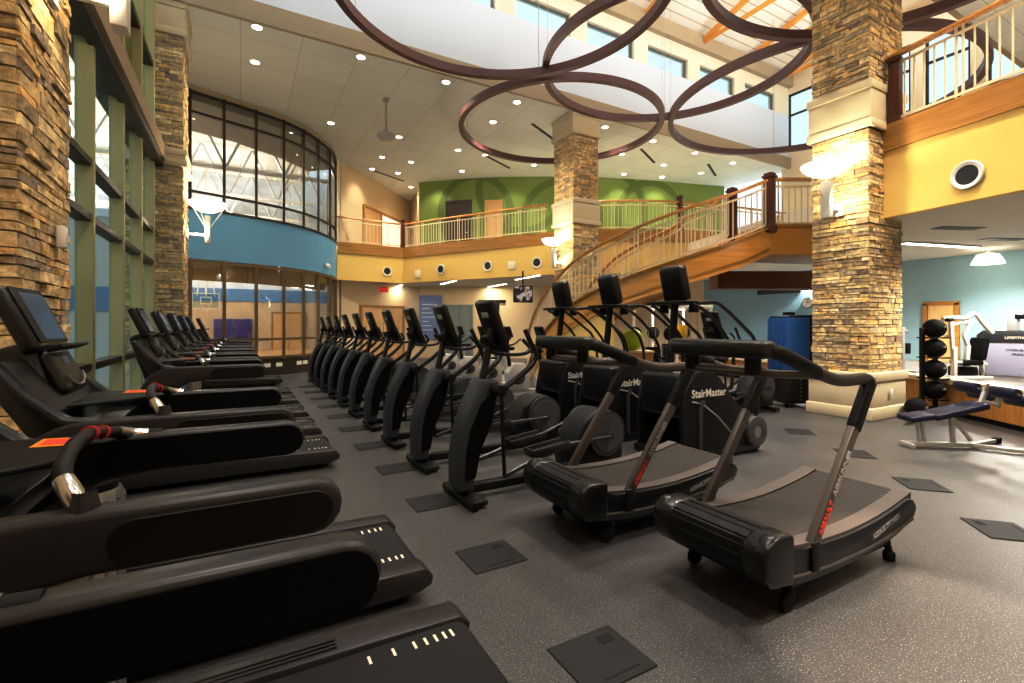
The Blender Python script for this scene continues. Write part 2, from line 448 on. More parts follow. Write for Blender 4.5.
# ------------------------------------------------------------------ stone columns
PAL = [(196, 172, 126), (206, 184, 140), (184, 160, 118), (214, 194, 152), (176, 154, 116), (160, 140, 110), (200, 176, 128), (188, 166, 126), (146, 128, 106), (210, 186, 138), (170, 154, 126), (192, 168, 122), (204, 170, 112)]
def stonework(mb, x0, x1, y0, y1, z0, z1, seed):
    R = random.Random(seed)
    lay = mb.bm.loops.layers.float_color.new('Col')
    def put(c, d):
        col = lin(R.choice(PAL)); f = R.uniform(1.1, 1.5); col = (col[0] * f, col[1] * f, col[2] * f, 1)
        k = len(mb.bm.faces)
        vs = [(c[0] + sx * d[0] / 2 + R.uniform(-.006, .003) * sx, c[1] + sy * d[1] / 2 + R.uniform(-.006, .003) * sy, c[2] + sz * d[2] / 2 * R.uniform(.8, 1.06)) for sz in (-1, 1) for sy in (-1, 1) for sx in (-1, 1)]
        mb._add(vs, [(0, 2, 3, 1), (4, 5, 7, 6), (0, 1, 5, 4), (2, 6, 7, 3), (0, 4, 6, 2), (1, 3, 7, 5)])
        mb.bm.faces.ensure_lookup_table()
        for f in mb.bm.faces[k:]:
            for lp in f.loops: lp[lay] = col
    z = z0
    while z < z1 - .01:
        h = min(R.choice((.032, .042, .05, .06, .07, .085, .1)), z1 - z)
        for side in range(4):
            a0, a1 = (x0, x1) if side < 2 else (y0, y1)
            a = a0
            while a < a1 - .01:
                L = min(R.uniform(.09, .36), a1 - a)
                if a1 - a - L < .06: L = a1 - a
                p = R.uniform(.0, .018) + (.012 if R.random() < .12 else 0)
                g = .006
                if side == 0: put(((2 * a + L) / 2, y0 - p / 2 + .06, z + h / 2), (L - g, .12 + p, h - g))
                elif side == 1: put(((2 * a + L) / 2, y1 + p / 2 - .06, z + h / 2), (L - g, .12 + p, h - g))
                elif side == 2: put((x0 - p / 2 + .06, (2 * a + L) / 2, z + h / 2), (.12 + p, L - g, h - g))
                else: put((x1 + p / 2 - .06, (2 * a + L) / 2, z + h / 2), (.12 + p, L - g, h - g))
                a += L
        z += h
def column(label, x0, x1, y0, y1, zones, bands, seed):
    e = sempty('column', ((x0 + x1) / 2, (y0 + y1) / 2, 0))
    e['label'] = label; e['category'] = 'column'
    cx, cy = (x0 + x1) / 2, (y0 + y1) / 2; hx, hy = (x1 - x0) / 2, (y1 - y0) / 2
    MB().bb((-hx + .05, -hy + .05, 0), (hx - .05, hy - .05, zones[-1][1])).build('core', 'taupe', e, smooth=False)
    for i, (za, zb) in enumerate(zones):
        mb = MB(); stonework(mb, -hx + .02, hx - .02, -hy + .02, hy - .02, za, zb, seed + i)
        mb.build('stone_cladding', 'stone', e, smooth=False)
    mb = MB().bb((-hx - .06, -hy - .06, 0), (hx + .06, hy + .06, .2)).bb((-hx - .03, -hy - .03, .2), (hx + .03, hy + .03, .62)).bb((-hx - .06, -hy - .06, .62), (hx + .06, hy + .06, .77))
    mb.build('base_block', 'cream', e, bevel=.02)
    for za, zb in bands:
        mb = MB().bb((-hx - .03, -hy - .03, za), (hx + .03, hy + .03, zb)).bb((-hx - .055, -hy - .055, za), (hx + .055, hy + .055, za + .14)).bb((-hx - .055, -hy - .055, zb - .14), (hx + .055, hy + .055, zb))
        mb.build('stone_band', 'cream', e, bevel=.02)
    return e
column('stone column on the right with a glowing sconce and balcony rail beside it', 8.84, 10.0, 3.9, 4.82, [(.77, 4.76), (5.52, 13)], [(4.76, 5.52)], 11)
column('stone column in the middle rising behind the yellow balcony', 8.82, 9.82, 11.8, 12.86, [(.77, 4.66), (5.45, 7.4)], [(4.66, 5.45), (7.4, 8.1)], 23)
column('stone column at the left edge of the photo behind the treadmills', -2.25, -1.15, 3.97, 5.0, [(.77, 8.1)], [], 37)
column('stone column between the olive window wall and the blue curved wall', -2.1, -1.0, 11.8, 12.85, [(.77, 4.76), (5.12, 7.4)], [(4.76, 5.12), (7.4, 8.1)], 51)

# ------------------------------------------------------------------ left window wall
e = sempty('window_1'); e['label'] = 'tall olive framed window wall between the two left columns'
FIN = [5.6, 7.13, 8.75, 10.2, 11.55]
for y in FIN:
    MB().bb((-1.62, y - .04, 0), (-1.45, y + .04, 8.1)).build('mullion', 'mullion', e, bevel=.008, seg=1)
for z in (.05, 1.07, 2.77, 3.4, 6.6):
    MB().bb((-1.62, 5, z - .045), (-1.47, 11.8, z + .045)).build('transom', 'frame', e, bevel=.008, seg=1)
MB().bb((-1.8, 5, 4.8), (-1.34, 11.8, 5.2)).build('beam', 'beamgreen', e, bevel=.01, seg=1)
MB().bb((-1.345, 5, 4.82), (-1.3, 11.8, 5.12)).build('beam_face', 'beamtan', e)
MB().bb((-1.345, 5, 4.72), (-1.5, 11.8, 4.8)).build('beam_lip', 'frame', e)
MB().bb((-1.6, 5, 0), (-1.59, 11.8, 8.1)).build('pane', 'glassclear', e, smooth=False)
MB().bb((-1.64, 5, 5.2), (-1.6, 10.2, 6.55)).build('spandrel_panel', 'mullion', e)
struct(MB().bb((-2.3, -4, 0), (-1.95, 3.97, 8.1)).build('wall_left', 'beige', smooth=False))

struct(MB().bb((-2.1, 12.8, 0), (-1.9, 15.45, 8.1)).build('wall_left_far', 'beige', smooth=False))
struct(MB().bb((-2.3, -4.2, 0), (20.3, -4, 8.1)).build('wall_back', 'beige', smooth=False))
struct(MB().bb((20.0, -4, 4.4), (20.3, 4.2, 8.1)).build('wall_mezzanine_right', 'beige', smooth=False))

# ------------------------------------------------------------------ curved blue wall with glass
CV = crom([(-1.3, 15.55), (-1.19, 15.62), (-.45, 15.88), (.41, 16.2), (1.18, 16.56), (1.88, 17.1), (2.5, 17.9), (3.05, 18.9), (3.3, 19.95)], 6)
CVX = [Vector((-2.0, 15.3, 0))] + CV
def mulls():
    return [(-1.19, 15.64), (-.4, 15.9), (.41, 16.2), (1.18, 16.56), (1.8, 17.03), (2.33, 17.66), (2.83, 18.45), (3.2, 19.5)]
struct(ribbon(MB(), CVX, 3.36, 4.7, .12).build('wall_curved_blue', 'blue', ang=60))
struct(ribbon(MB(), CVX, 7.93, 8.1, .14).build('trim_curved_head', 'soffit', ang=60))
struct(ribbon(MB(), CVX, 0, .54, .1).build('baseboard_curved', 'frame', ang=60))
struct(MB().bb((-1.55, 15.2, 0), (-1.28, 15.5, 8.1)).build('trim_curved_end', 'pier'))
e = sempty('window_2'); e['label'] = 'tall upper curved glass wall above the blue band'
for x, y in mulls():
    MB().bb((x - .036, y - .05, 4.7), (x + .036, y + .05, 7.95)).build('mullion', 'frame', e)
for z in (4.74, 5.2, 7.36, 7.9):
    ribbon(MB(), offset2d(CV, -.03), z - .03, z + .03, .08).build('transom', 'frame', e, ang=60)
ribbon(MB(), offset2d(CV, .03), 4.7, 7.93, .01).build('pane', 'glassgym', e, ang=60)
e = sempty('window_3'); e['label'] = 'lower curved glass wall under the blue band looking into the gym'
for x, y in mulls():
    MB().bb((x - .045, y - .05, .5), (x + .045, y + .05, 3.36)).build('mullion', 'bronzeframe', e)
for z in (.57, 1.12, 3.3):
    ribbon(MB(), offset2d(CV, -.03), z - .035, z + .035, .1).build('transom', 'bronzeframe', e, ang=60)
ribbon(MB(), offset2d(CV, .03), .54, 3.36, .01).build('pane', 'glassgym', e, ang=60)

# ------------------------------------------------------------------ gym behind the glass
struct(MB().bb((-22, 15, -.1), (-2.0, 34, -.005)).build('floor_gym', 'gymfloor', smooth=False))
struct(MB().prism([(-2.0, 15.5), (-1.1, 15.9), (1.2, 16.8), (2.6, 18.3), (3.2, 20), (4.7, 34), (-2.0, 34)], -.1, .012, 'xy').build('floor_gym_inner', 'gymfloor', smooth=False))
struct(MB().bb((-22, 33, 0), (12, 33.3, 2.95)).build('wall_gym_back', 'tan', smooth=False))
struct(MB().bb((-22, 32.95, 2.95), (12, 33.3, 3.7)).build('wall_gym_blue_band', 'gymblue', smooth=False))
struct(MB().bb((-22, 33, 3.7), (12, 33.3, 11)).build('wall_gym_upper', 'whitewall', smooth=False))
struct(ribbon(MB(), [(4.9, 33), (3.36, 20.4)], 0, 10.4, .2).build('wall_gym_right', 'olivewall', smooth=False))
struct(MB().bb((-22, 14, 10.4), (3.5, 34, 10.6)).build('ceiling_gym', 'deck', smooth=False))
fr = [(-1.9, 15.8), (-1.2, 15.8), (.4, 16.4), (1.8, 17.25), (2.85, 18.9), (3.15, 20.2)]
struct(MB().prism(fr + [(3.7, 26), (2.4, 24.6), (.6, 23.2), (-1.9, 22.2)], 3.3, 4.35, 'xy').build('floor_running_track', 'taupe', smooth=False))
struct(MB().prism(fr + [(2.4, 20.9), (1.2, 19.7), (-.2, 18.8), (-1.9, 18.2)], 7.75, 8.0, 'xy').build('ceiling_track', 'soffit', smooth=False))
tag(MB().bb((-1.35, 32.8, .1), (.62, 32.98, 1.9)).build('wall_pad', 'purple', bevel=.02), 'purple padding along the far gym wall seen through glass', 'wall pad')
def simple_door(name, a, b, z0, z1, m, label, fm='trimwood', n=1):
    """door leaf(s) standing on a wall line a->b (plan points, wall face)"""
    e = sempty(name); e['label'] = label
    a, b = Vector((*a, 0)), Vector((*b, 0)); t = (b - a).normalized(); L = (b - a).length; nrm = Vector((t.y, -t.x, 0)) * .03
    R = Matrix((t, Vector((-t.y, t.x, 0)), Vector((0, 0, 1)))).transposed()
    for q in range(n):
        c = a + t * (L * (q + .5) / n) + nrm + Vector((0, 0, (z0 + z1) / 2))
        MB().box(c, (L / n - .03, .05, z1 - z0), R).build('door_leaf', m, e)
        h = c + nrm * 1.6 + t * (L / n / 2 - .12)
        MB().box(h + Vector((0, 0, -.05)), (.12, .05, .04), R).build('handle', 'steel', e)
    mb = MB()
    mb.box((a + b) / 2 + nrm + Vector((0, 0, z1 + .05)), (L + .2, .09, .1), R)
    for p, s in ((a, -1), (b, 1)): mb.box(p + t * s * .05 + nrm + Vector((0, 0, (z0 + z1) / 2)), (.1, .09, z1 - z0 + .1), R)
    mb.build('frame', fm, e)
    return e
simple_door('door_1', (1.75, 32.95), (3.5, 32.95), 0.01, 2.25, 'oak', 'pair of oak doors in the far gym wall', n=2)
bh = thing('hanging_basketball_hoop', 'white basketball backboard and hoop hanging inside the gym', 'basketball hoop', (-1.5, 28.4, 2.75)); bh.scale = (.75, .75, .75)
MB().box((0, 0, .0), (1.5, .05, 1.0)).build('backboard', 'glassclear', bh)
mb = MB()
for a, b in (((-.75, 0, -.5), (.75, 0, -.5)), ((-.75, 0, .5), (.75, 0, .5)), ((-.75, 0, -.5), (-.75, 0, .5)), ((.75, 0, -.5), (.75, 0, .5)), ((-.3, -.03, -.2), (.3, -.03, -.2)), ((-.3, -.03, .25), (.3, -.03, .25)), ((-.3, -.03, -.2), (-.3, -.03, .25)), ((.3, -.03, -.2), (.3, -.03, .25))):
    mb.bar(a, b, .06, .06)
mb.build('backboard_border', 'white', bh)
MB().tube([(.23 * math.cos(2 * PI * i / 20), -.3 + .23 * math.sin(2 * PI * i / 20), -.3) for i in range(20)], .012, 6, True).build('rim', 'redprint', bh)
mb = MB()
for i in range(12):
    a = 2 * PI * i / 12; mb.tube([(.23 * math.cos(a), -.3 + .23 * math.sin(a), -.3), (.14 * math.cos(a + .3), -.3 + .14 * math.sin(a + .3), -.72)], .008, 5)
mb.build('net', 'white', bh)
MB().tube([(0, .05, .3), (0, .5, 1.6), (0, .9, 9.6)], .06, 8).tube([(-.5, .05, .3), (-.2, .9, 4.0)], .035, 8).tube([(.5, .05, .3), (.2, .9, 4.0)], .035, 8).build('support_arm', 'white', bh)
# white roof trusses inside the gym
def truss(y, label):
    t = thing('roof_truss', label, 'truss', (0, y, 0), group='white gym roof trusses')
    mb = MB(); mb.tube([(-21, 0, 9.9), (3.2, 0, 9.9)], .09, 8).build('top_chord', 'white', t)
    MB().tube([(-21, 0, 7.6), (3.2, 0, 7.6)], .09, 8).build('bottom_chord', 'white', t)
    mb = MB()
    for i in range(12):
        x = -21 + i * 2.05
        mb.tube([(x, 0, 7.6), (x + 1.0, 0, 9.9)], .05, 6); mb.tube([(x + 1.0, 0, 9.9), (x + 2.05, 0, 7.6)], .05, 6)
    mb.build('diagonal_web', 'silver', t)
for y, lb in ((21.5, 'white steel roof truss in the gym nearest the curved upper glass'), (26, 'white steel roof truss in the middle of the gym behind the glass'), (30.5, 'white steel roof truss nearest the far gym wall')):
    truss(y, lb)

# ------------------------------------------------------------------ ceilings, clerestory, roof
cp = [(-2.3, 11.8), (-2.3, 15.2), (-2.0, 15.3)] + [(p.x, p.y) for p in CV] + [(3.5, 20.3), (7.9, 25), (9, 26), (20.3, 26), (20.3, 11.8)]
struct(MB().prism(cp, 8.1, 8.5, 'xy').build('ceiling', 'ceil', smooth=False))
struct(MB().bb((-2.3, -4, 8.1), (20.3, 4.15, 8.5)).build('ceiling_front', 'ceil', smooth=False))
struct(MB().bb((-2.3, 11.7, 8.08), (20.0, 11.8, 8.52)).bb((-2.3, 4.15, 8.08), (20.0, 4.25, 8.52)).build('trim_ceiling_edge', 'soffit', smooth=False))
struct(MB().bb((-2.3, 11.8, 8.52), (20.0, 12.1, 10.3)).build('wall_clerestory', 'whitewall', smooth=False))
struct(MB().bb((-2.3, 3.9, 8.52), (20.0, 4.15, 11.95)).build('wall_clerestory_front', 'whitewall', smooth=False))
struct(MB().bb((-2.6, 3.9, 8.5), (-2.3, 12.1, 13.4)).build('wall_clerestory_left', 'whitewall', smooth=False))
WX = [9.35 + 2.58 * i for i in range(-4, 5)]
mb = MB()
prev = -2.3
for x in WX:
    if x > 19: break
    mb.bb((prev, 11.8, 10.3), (x, 12.1, 11.0)); prev = x + 1.95
mb.bb((prev, 11.8, 10.3), (20, 12.1, 11.0))
mb.bb((-2.3, 11.8, 11.0), (20, 12.1, 11.45))
struct(mb.build('wall_clerestory_piers', 'pier', smooth=False))
struct(MB().bb((-2.3, 11.6, 11.45), (20, 12.1, 11.95)).build('trim_eave', 'soffit', smooth=False))
for i, x in enumerate(WX):
    if x > 19: break
    e = sempty('window_%d' % (4 + i), (x, 11.9, 10.3)); e['label'] = 'high clerestory window in the white upper wall'
    x1 = min(1.95, 20 - x)
    mb = MB()
    for a, b in (((0, 0, 0), (x1, .08, .04)), ((0, 0, .66), (x1, .08, .7)), ((0, 0, 0), (.04, .08, .7)), ((x1 - .05, 0, 0), (x1, .08, .7))): mb.bb(a, b)
    mb.build('window_frame', 'winframe', e); MB().bb((.05, .03, .05), (x1 - .05, .04, .65)).build('pane', 'glassclear', e, smooth=False)
sl = math.atan2(1.35, 4.3)
struct(MB().box((8.8, 10.15, 12.55), (22.6, 4.6, .1), Euler((-sl, 0, 0))).build('ceiling_roof_far', 'deck', smooth=False))
struct(MB().box((8.8, 5.85, 12.55), (22.6, 4.6, .1), Euler((sl, 0, 0))).build('ceiling_roof_near', 'deck', smooth=False))
# gable end with windows
mb = MB().bb((20, 4.2, 4.4), (20.3, 12.1, 8.9)).bb((20, 4.2, 11.2), (20.3, 12.1, 13.4))
GY = [4.5, 6.05, 7.6, 9.15, 10.7]
pv = 4.2
for y in GY: mb.bb((20, pv, 8.9), (20.3, y, 11.2)); pv = y + 1.15
mb.bb((20, pv, 8.9), (20.3, 12.1, 11.2))
struct(mb.build('wall_gable', 'pier', smooth=False))
for i, y in enumerate(GY):
    e = sempty('window_%d' % (20 + i), (20.1, y, 8.9)); e['label'] = 'tall gable end window high on the right'
    MB().bb((-.05, 0, 0), (.05, .06, 2.3)).bb((-.05, 1.09, 0), (.05, 1.15, 2.3)).bb((-.05, 0, 0), (.05, 1.15, .06)).bb((-.05, 0, 1.4), (.05, 1.15, 1.46)).bb((-.05, 0, 2.24), (.05, 1.15, 2.3)).build('window_frame', 'louver', e)
    MB().bb((0, .05, .05), (.01, 1.1, 2.25)).build('pane', 'glassclear', e, smooth=False)
for i, x in enumerate([6.77, 9.35 - .3, 11.93 - .3, 14.5, 17.05, 19.4]):
    t = thing('roof_beam', '%s orange timber roof beam pair from the middle stone column' % ('second third fourth fifth sixth seventh'.split()[i]) if i else 'orange timber roof beam pair nearest the large left ring', 'beam', (x, 11.6, 11.8), group='orange roof beams')
    MB().bar((0, 0, 0), (0, -3.55, 1.02), .1, .2).build('sloped_rafter', 'beam', t, bevel=.01, seg=1)
    MB().bar((0.0, 0, -.08), (.0, -7.2, -.06), .08, .14).build('tie_beam', 'beam', t, bevel=.01, seg=1)
    MB().bar((0, -7.3, 0), (0, -3.55, 1.02), .14, .3).build('far_rafter', 'beam', t, bevel=.01, seg=1)

# ------------------------------------------------------------------ balconies
BK = crom([(3.32, 19.95), (4.7, 20.05), (6.05, 20.15)], 2)
BM = crom([(6.05, 20.15), (7.0, 18.4), (8.0, 16.75), (9.3, 14.6), (10.6, 13.15), (12.5, 12.0), (15, 11.3), (18, 10.9), (20, 10.9)], 6)
path = [Vector(p) for p in BK[:-1]] + BM
path2 = [Vector((9.33, 3.95, 0)), Vector((8.75, 1.2, 0)), Vector((8.2, -1.3, 0)), Vector((7.8, -3.9, 0))]
sl1 = [(p.x, p.y) for p in offset2d(path, .1)]
struct(MB().prism(sl1 + [(20.2, 26), (9, 26), (7.9, 24.9), (3.5, 20.3)], 3.36, 4.4, 'xy').build('floor_balcony', 'underside', smooth=False))
struct(MB().prism([(9.35, 3.95), (8.85, 1.2), (8.3, -1.3), (8.0, -3.9), (20.2, -3.9), (20.2, 11.0), (13.6, 11.6), (12.4, 8.2), (11.6, 5.6), (10.1, 4.95)], 3.36, 4.4, 'xy').build('floor_mezzanine', 'underside', smooth=False))
struct(ribbon(MB(), path, 3.34, 4.45, .14).build('wall_balcony_fascia', 'yellow', ang=50))
struct(ribbon(MB(), offset2d(path, -.04), 4.42, 4.85, .22).build('trim_balcony_wood', 'trimwood', ang=50))
struct(ribbon(MB(), path2, 3.33, 4.45, .14).build('wall_mezzanine_fascia', 'yellow', ang=50))
struct(ribbon(MB(), offset2d(path2, -.04), 4.42, 4.85, .22).build('trim_mezzanine_wood', 'trimwood', ang=50))

def railing(root, pts, h=1.12, sp=.135, rm='rail', base=.06, cap=90, start=.1, sub=True, rod=.009, dbl=7, sw=.045):
    """handrail, sub rail, bottom rail and single baluster parts along a 3D polyline (floor level)"""
    P = [Vector(p) for p in pts]
    up = Vector((0, 0, h))
    prof = [(-.045, -.03), (.045, -.03), (.05, .0), (.03, .035), (-.03, .035), (-.05, 0)]
    MB().tube([p + up for p in P], 0, prof=prof).build('handrail', rm, root, ang=50)
    rp = [(-.015, -.02), (.015, -.02), (.015, .02), (-.015, .02)]
    if sub: MB().tube([p + up - Vector((0, 0, .14)) for p in P], 0, prof=rp).build('upper_rail', 'baluster', root, ang=50)
    MB().tube([p + Vector((0, 0, base + .02)) for p in P], 0, prof=rp).build('bottom_rail', 'baluster', root, ang=50)
    L = [0]
    for a, b in zip(P, P[1:]): L.append(L[-1] + (b - a).length)
    thin = MB().bb((-rod, -rod, base), (rod, rod, h - .13)).build('baluster', 'baluster', root, smooth=False)
    thick = MB().bb((-rod * 1.5, -rod * 1.3, 0), (rod * 1.5, rod * 1.3, h - .02)).build('post', 'baluster', root, smooth=False)
    s, k, first = start, 0, [thin, thick]
    used = [False, False]; n = 0
    while s < L[-1] - .05 and n < cap:
        i = max(j for j in range(len(L)) if L[j] <= s); i = min(i, len(P) - 2)
        f = (s - L[i]) / max(1e-6, L[i + 1] - L[i]); q = P[i].lerp(P[i + 1], f)
        q = q.copy()
        t = 1 if k % dbl in (0, 1) else 0
        o = first[t]
        if used[t]:
            o = first[t].copy(); COL.objects.link(o)
        used[t] = True
        o.location = q; d = P[i + 1] - P[i]; o.rotation_euler = (0, 0, math.atan2(d.y, d.x))
        s += sp * (.62 if k % dbl == 0 else 1); k += 1; n += 1
    return root
def newel(root, p, h, w=.15, name='newel_post'):
    x, y, z = p
    return MB().bb((x - w / 2, y - w / 2, z), (x + w / 2, y + w / 2, z + h)).bb((x - w * .65, y - w * .65, z + h), (x + w * .65, y + w * .65, z + h + .05)).bb((x - w * .5, y - w * .5, z + h + .05), (x + w * .5, y + w * .5, z + h + .1)).bb((x - w * .6, y - w * .6, z), (x + w * .6, y + w * .6, z + .16)).build(name, 'newel', root, bevel=.012)
Z2 = Vector((0, 0, 4.85))
r = thing('balcony_railing', 'short balcony railing beside the curved blue wall, left of the corner post', 'railing')
railing(r, [p + Z2 for p in offset2d(BK, .06)], 1.0, .15); newel(r, (6.05, 20.2, 4.85), 1.1)
bm = offset2d(BM, .06); k = 18
r = thing('balcony_railing', 'long balcony railing from the corner post to the middle stone column', 'railing')
railing(r, [p + Z2 for p in bm[:k + 2]], 1.0, .14)
r = thing('balcony_railing', 'upper balcony railing right of the middle stone column, behind the stairs', 'railing')
railing(r, [p + Z2 for p in bm[k + 5:]], 1.0, .14); newel(r, (bm[k + 5].x, bm[k + 5].y, 4.85), 1.1)
newel(r, (13.4, 11.75, 4.85), 1.15)
r = thing('mezzanine_railing', 'wood capped railing on the yellow mezzanine at top right', 'railing')
railing(r, [p + Z2 for p in offset2d(path2, .06)], 1.12, .14, rod=.01); newel(r, (9.36, 3.76, 4.8), 1.05)

# ------------------------------------------------------------------ upper and lower back walls
struct(ribbon(MB(), [(3.5, 20.1), (7.9, 24.9), (7.6, 23), (7.15, 21.3)], 4.4, 8.1, .1).build('wall_upper_beige', 'beige', smooth=False))
GW = crom([(7.15, 21.3), (9.3, 19.3), (11.9, 17.6), (15, 16.2), (19.9, 14.8)], 5)
struct(ribbon(MB(), GW, 4.4, 8.1, .1).build('wall_upper_green', 'green', ang=50))
struct(ribbon(MB(), [(3.4, 20.35), (7.45, 21.95)], 0, 3.36, .1).build('wall_lower_left', 'beige', smooth=False))
struct(ribbon(MB(), [(7.3, 22.0), (12, 18.8), (18, 16.2)], 0, 3.36, .1).build('wall_lower_back', 'beige', smooth=False))
struct(MB().bb((16.35, -3.9, 0), (16.6, 7.0, 3.36)).build('wall_right_teal', 'teal', smooth=False))
struct(MB().bb((16.35, 7.0, 0), (16.6, 13.1, 3.36)).build('wall_right_blue', 'paleblue', smooth=False))
struct(MB().bb((16.35, 13.1, 0), (16.6, 17.2, 3.36)).build('wall_right_beige', 'beige', smooth=False))
def on(a, b, px):
    """point where the sight line at picture column px meets plan line a-b"""
    u = (px - 512) / 480; r = FW + RT * u
    ax, ay = a; dx, dy = b[0] - a[0], b[1] - a[1]
    d = (ax * dy - ay * dx) / (r.x * dy - r.y * dx)
    return (r.x * d, r.y * d)
A, B = (7.3, 21.95), (12, 18.75)
simple_door('door_2', on(A, B, 448), on(A, B, 471), 0, 2.4, 'grey', 'grey double doors in the beige wall under the balcony', 'grey', 2)
A1, B1 = (3.4, 20.3), (7.45, 21.9)
simple_door('door_3', on(A1, B1, 362), on(A1, B1, 402), 0, 2.3, 'oak', 'wide oak double doors under the balcony beside the blue curved wall', 'trimwood', 2)
g1, g2 = (8.6, 19.93), (9.3, 19.3)
simple_door('door_4', on(g1, g2, 448), on(g1, g2, 470), 4.42, 7.05, 'darkdoor', 'dark door in the green upper wall', 'darkdoor')
simple_door('door_5', on((9.3, 19.3), (11.9, 17.6), 487), on((9.3, 19.3), (11.9, 17.6), 500), 4.42, 7.0, 'oak', 'pale oak door in the green upper wall', 'oak')
simple_door('door_6', (16.33, 5.8), (16.33, 5.24), 0.57, 2.08, 'oak', 'oak door in the teal wall above the wooden platform', 'trimwood')
e = sempty('window_30'); e['label'] = 'wide brown framed interior window on the beige upper wall'
a, b = Vector((*on((3.5, 20.1), (7.9, 24.9), 363), 0)), Vector((*on((3.5, 20.1), (7.9, 24.9), 401), 0))
t = (b - a).normalized(); nn = Vector((t.y, -t.x, 0)) * .04; R = Matrix((t, Vector((-t.y, t.x, 0)), Vector((0, 0, 1)))).transposed(); L = (b - a).length
c = (a + b) / 2 + nn
mb = MB().box(c + Vector((0, 0, 6.75)), (L, .08, .12), R).box(a + nn + Vector((0, 0, 5.6)), (.1, .08, 2.3), R).box(b + nn + Vector((0, 0, 5.6)), (.1, .08, 2.3), R).box(a + t * L * .42 + nn + Vector((0, 0, 5.6)), (.08, .08, 2.3), R)
mb.build('window_frame', 'trimwood', e)
MB().box(a + t * L * .21 + nn * .7 + Vector((0, 0, 5.6)), (L * .4, .03, 2.3), R).build('panel', 'oak', e)
MB().box(a + t * L * .71 + nn * .7 + Vector((0, 0, 5.6)), (L * .56, .03, 2.3), R).build('pane', mat('bright_pane', (240, 225, 210), .3, emis=(255, 235, 215), estr=.7, var=.25, vscale=4), e)  # pane emits by itself, standing in for the bright view behind it
struct(ribbon(MB(), [(3.36, 19.98), (3.62, 20.28)], 4.85, 8.1, .1).build('trim_upper_frame', 'pier', smooth=False))

# raised platform on the right
PL = crom([(8.2, -.4), (8.7, .6), (9.2, 1.5), (9.72, 2.37), (10.28, 3.13), (11.0, 4.25), (11.7, 5.8), (12.4, 8.2), (12.8, 10.5), (13.4, 12.2)], 4)
struct(MB().prism([(p.x, p.y) for p in offset2d(PL, -.05)] + [(16.34, 12.2), (16.34, -.4)], 0.09, .56, 'xy').build('floor_platform', 'platwood', ang=30))
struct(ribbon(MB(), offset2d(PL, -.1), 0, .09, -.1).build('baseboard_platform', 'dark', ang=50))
struct(MB().prism([(p.x, p.y) for p in offset2d(PL, -.2)] + [(16.3, 12.2), (16.3, -.4)], .555, .575, 'xy').build('floor_platform_top', 'carpet', smooth=False))
struct(ribbon(MB(), PL, .54, .62, -.3).build('trim_platform_ledge', 'ledge', ang=50))

# ------------------------------------------------------------------ curved staircase
SP = crom([(9.47, 5.98, 3.42), (8.8, 6.22, 3.13), (7.88, 6.86, 2.78), (7.28, 7.9, 2.43), (6.92, 9.0, 2.02), (6.86, 10.1, 1.45), (7.03, 11.1, .8), (7.36, 12.0, .2), (7.55, 12.4, 0.0)], 8)
st = thing('curved_staircase', 'curved wooden staircase with cream balusters rising to the right landing', 'staircase')
def left_of(pts, w): return [Vector(p) for p in offset2d(pts, w)]
W = -1.5
inner = left_of(SP, 1.2)
# decide which side is inside (towards +X +Y)
if (inner[20] - SP[20]).dot(Vector((1, 1, 0))) < 0: inner = left_of(SP, -1.2)
def sheet(mb, A, B, dzA0, dzB0, dz):
    pass
def stringer(path, side):
    mb = MB()
    n = [ (inner[i] - SP[i]).normalized() * (.07 * side) for i in range(len(SP)) ]
    V = []
    for i, p in enumerate(path):
        zb = max(p.z - .42, 0.0); zt = max(p.z + .13, .13)
        q = p + n[i]
        V.append([mb.bm.verts.new(v) for v in ((p.x, p.y, zb), (q.x, q.y, zb), (q.x, q.y, zt), (p.x, p.y, zt))])
    for A_, B_ in zip(V, V[1:]):
        for j in range(4): mb.bm.faces.new((A_[j], A_[(j + 1) % 4], B_[(j + 1) % 4], B_[j]))
    mb.bm.faces.new(V[0]); mb.bm.faces.new(V[-1][::-1])
    return mb
stringer(SP, 1).build('outer_stringer', 'stairwood', st, ang=50)
stringer(inner, -1).build('inner_stringer', 'stairwood', st, ang=50)
mb = MB(); V = []
for p, q in zip(SP, inner):
    zb = max(p.z - .36, .01)
    V.append([mb.bm.verts.new(v) for v in ((p.x, p.y, zb), (q.x, q.y, zb), (q.x, q.y, zb + .08), (p.x, p.y, zb + .08))])
for A_, B_ in zip(V, V[1:]):
    for j in range(4): mb.bm.faces.new((A_[j], A_[(j + 1) % 4], B_[(j + 1) % 4], B_[j]))
mb.bm.faces.new(V[0]); mb.bm.faces.new(V[-1][::-1])
mb.build('soffit', 'stairwood', st, ang=50)
# thin capping along the outer stringer
MB().tube([p + Vector((0, 0, .14)) for p in SP], 0, prof=[(-.06, -.02), (.09, -.02), (.09, .02), (-.06, .02)]).build('stringer_cap', 'trimwood', st, ang=50)
nst = 20; zz = [p.z for p in SP]
for k in range(nst):
    zt = 3.45 * (1 - (k + 1) / (nst + 1))
    def at(z):
        for i in range(len(SP) - 1):
            if SP[i].z >= z >= SP[i + 1].z:
                f = (SP[i].z - z) / max(1e-6, SP[i].z - SP[i + 1].z); return SP[i].lerp(SP[i + 1], f), inner[i].lerp(inner[i + 1], f)
        return SP[-1], inner[-1]
    a0, b0 = at(zt + .05); a1, b1 = at(zt - .13)
    mb = MB(); vs = [(q.x, q.y, z) for z in (zt - .05, zt) for q in (a0, b0, b1, a1)]
    mb._add(vs, [(0, 1, 2, 3), (4, 7, 6, 5), (0, 4, 5, 1), (1, 5, 6, 2), (2, 6, 7, 3), (3, 7, 4, 0)])
    mb.build('tread', 'trimwood', st, smooth=False)
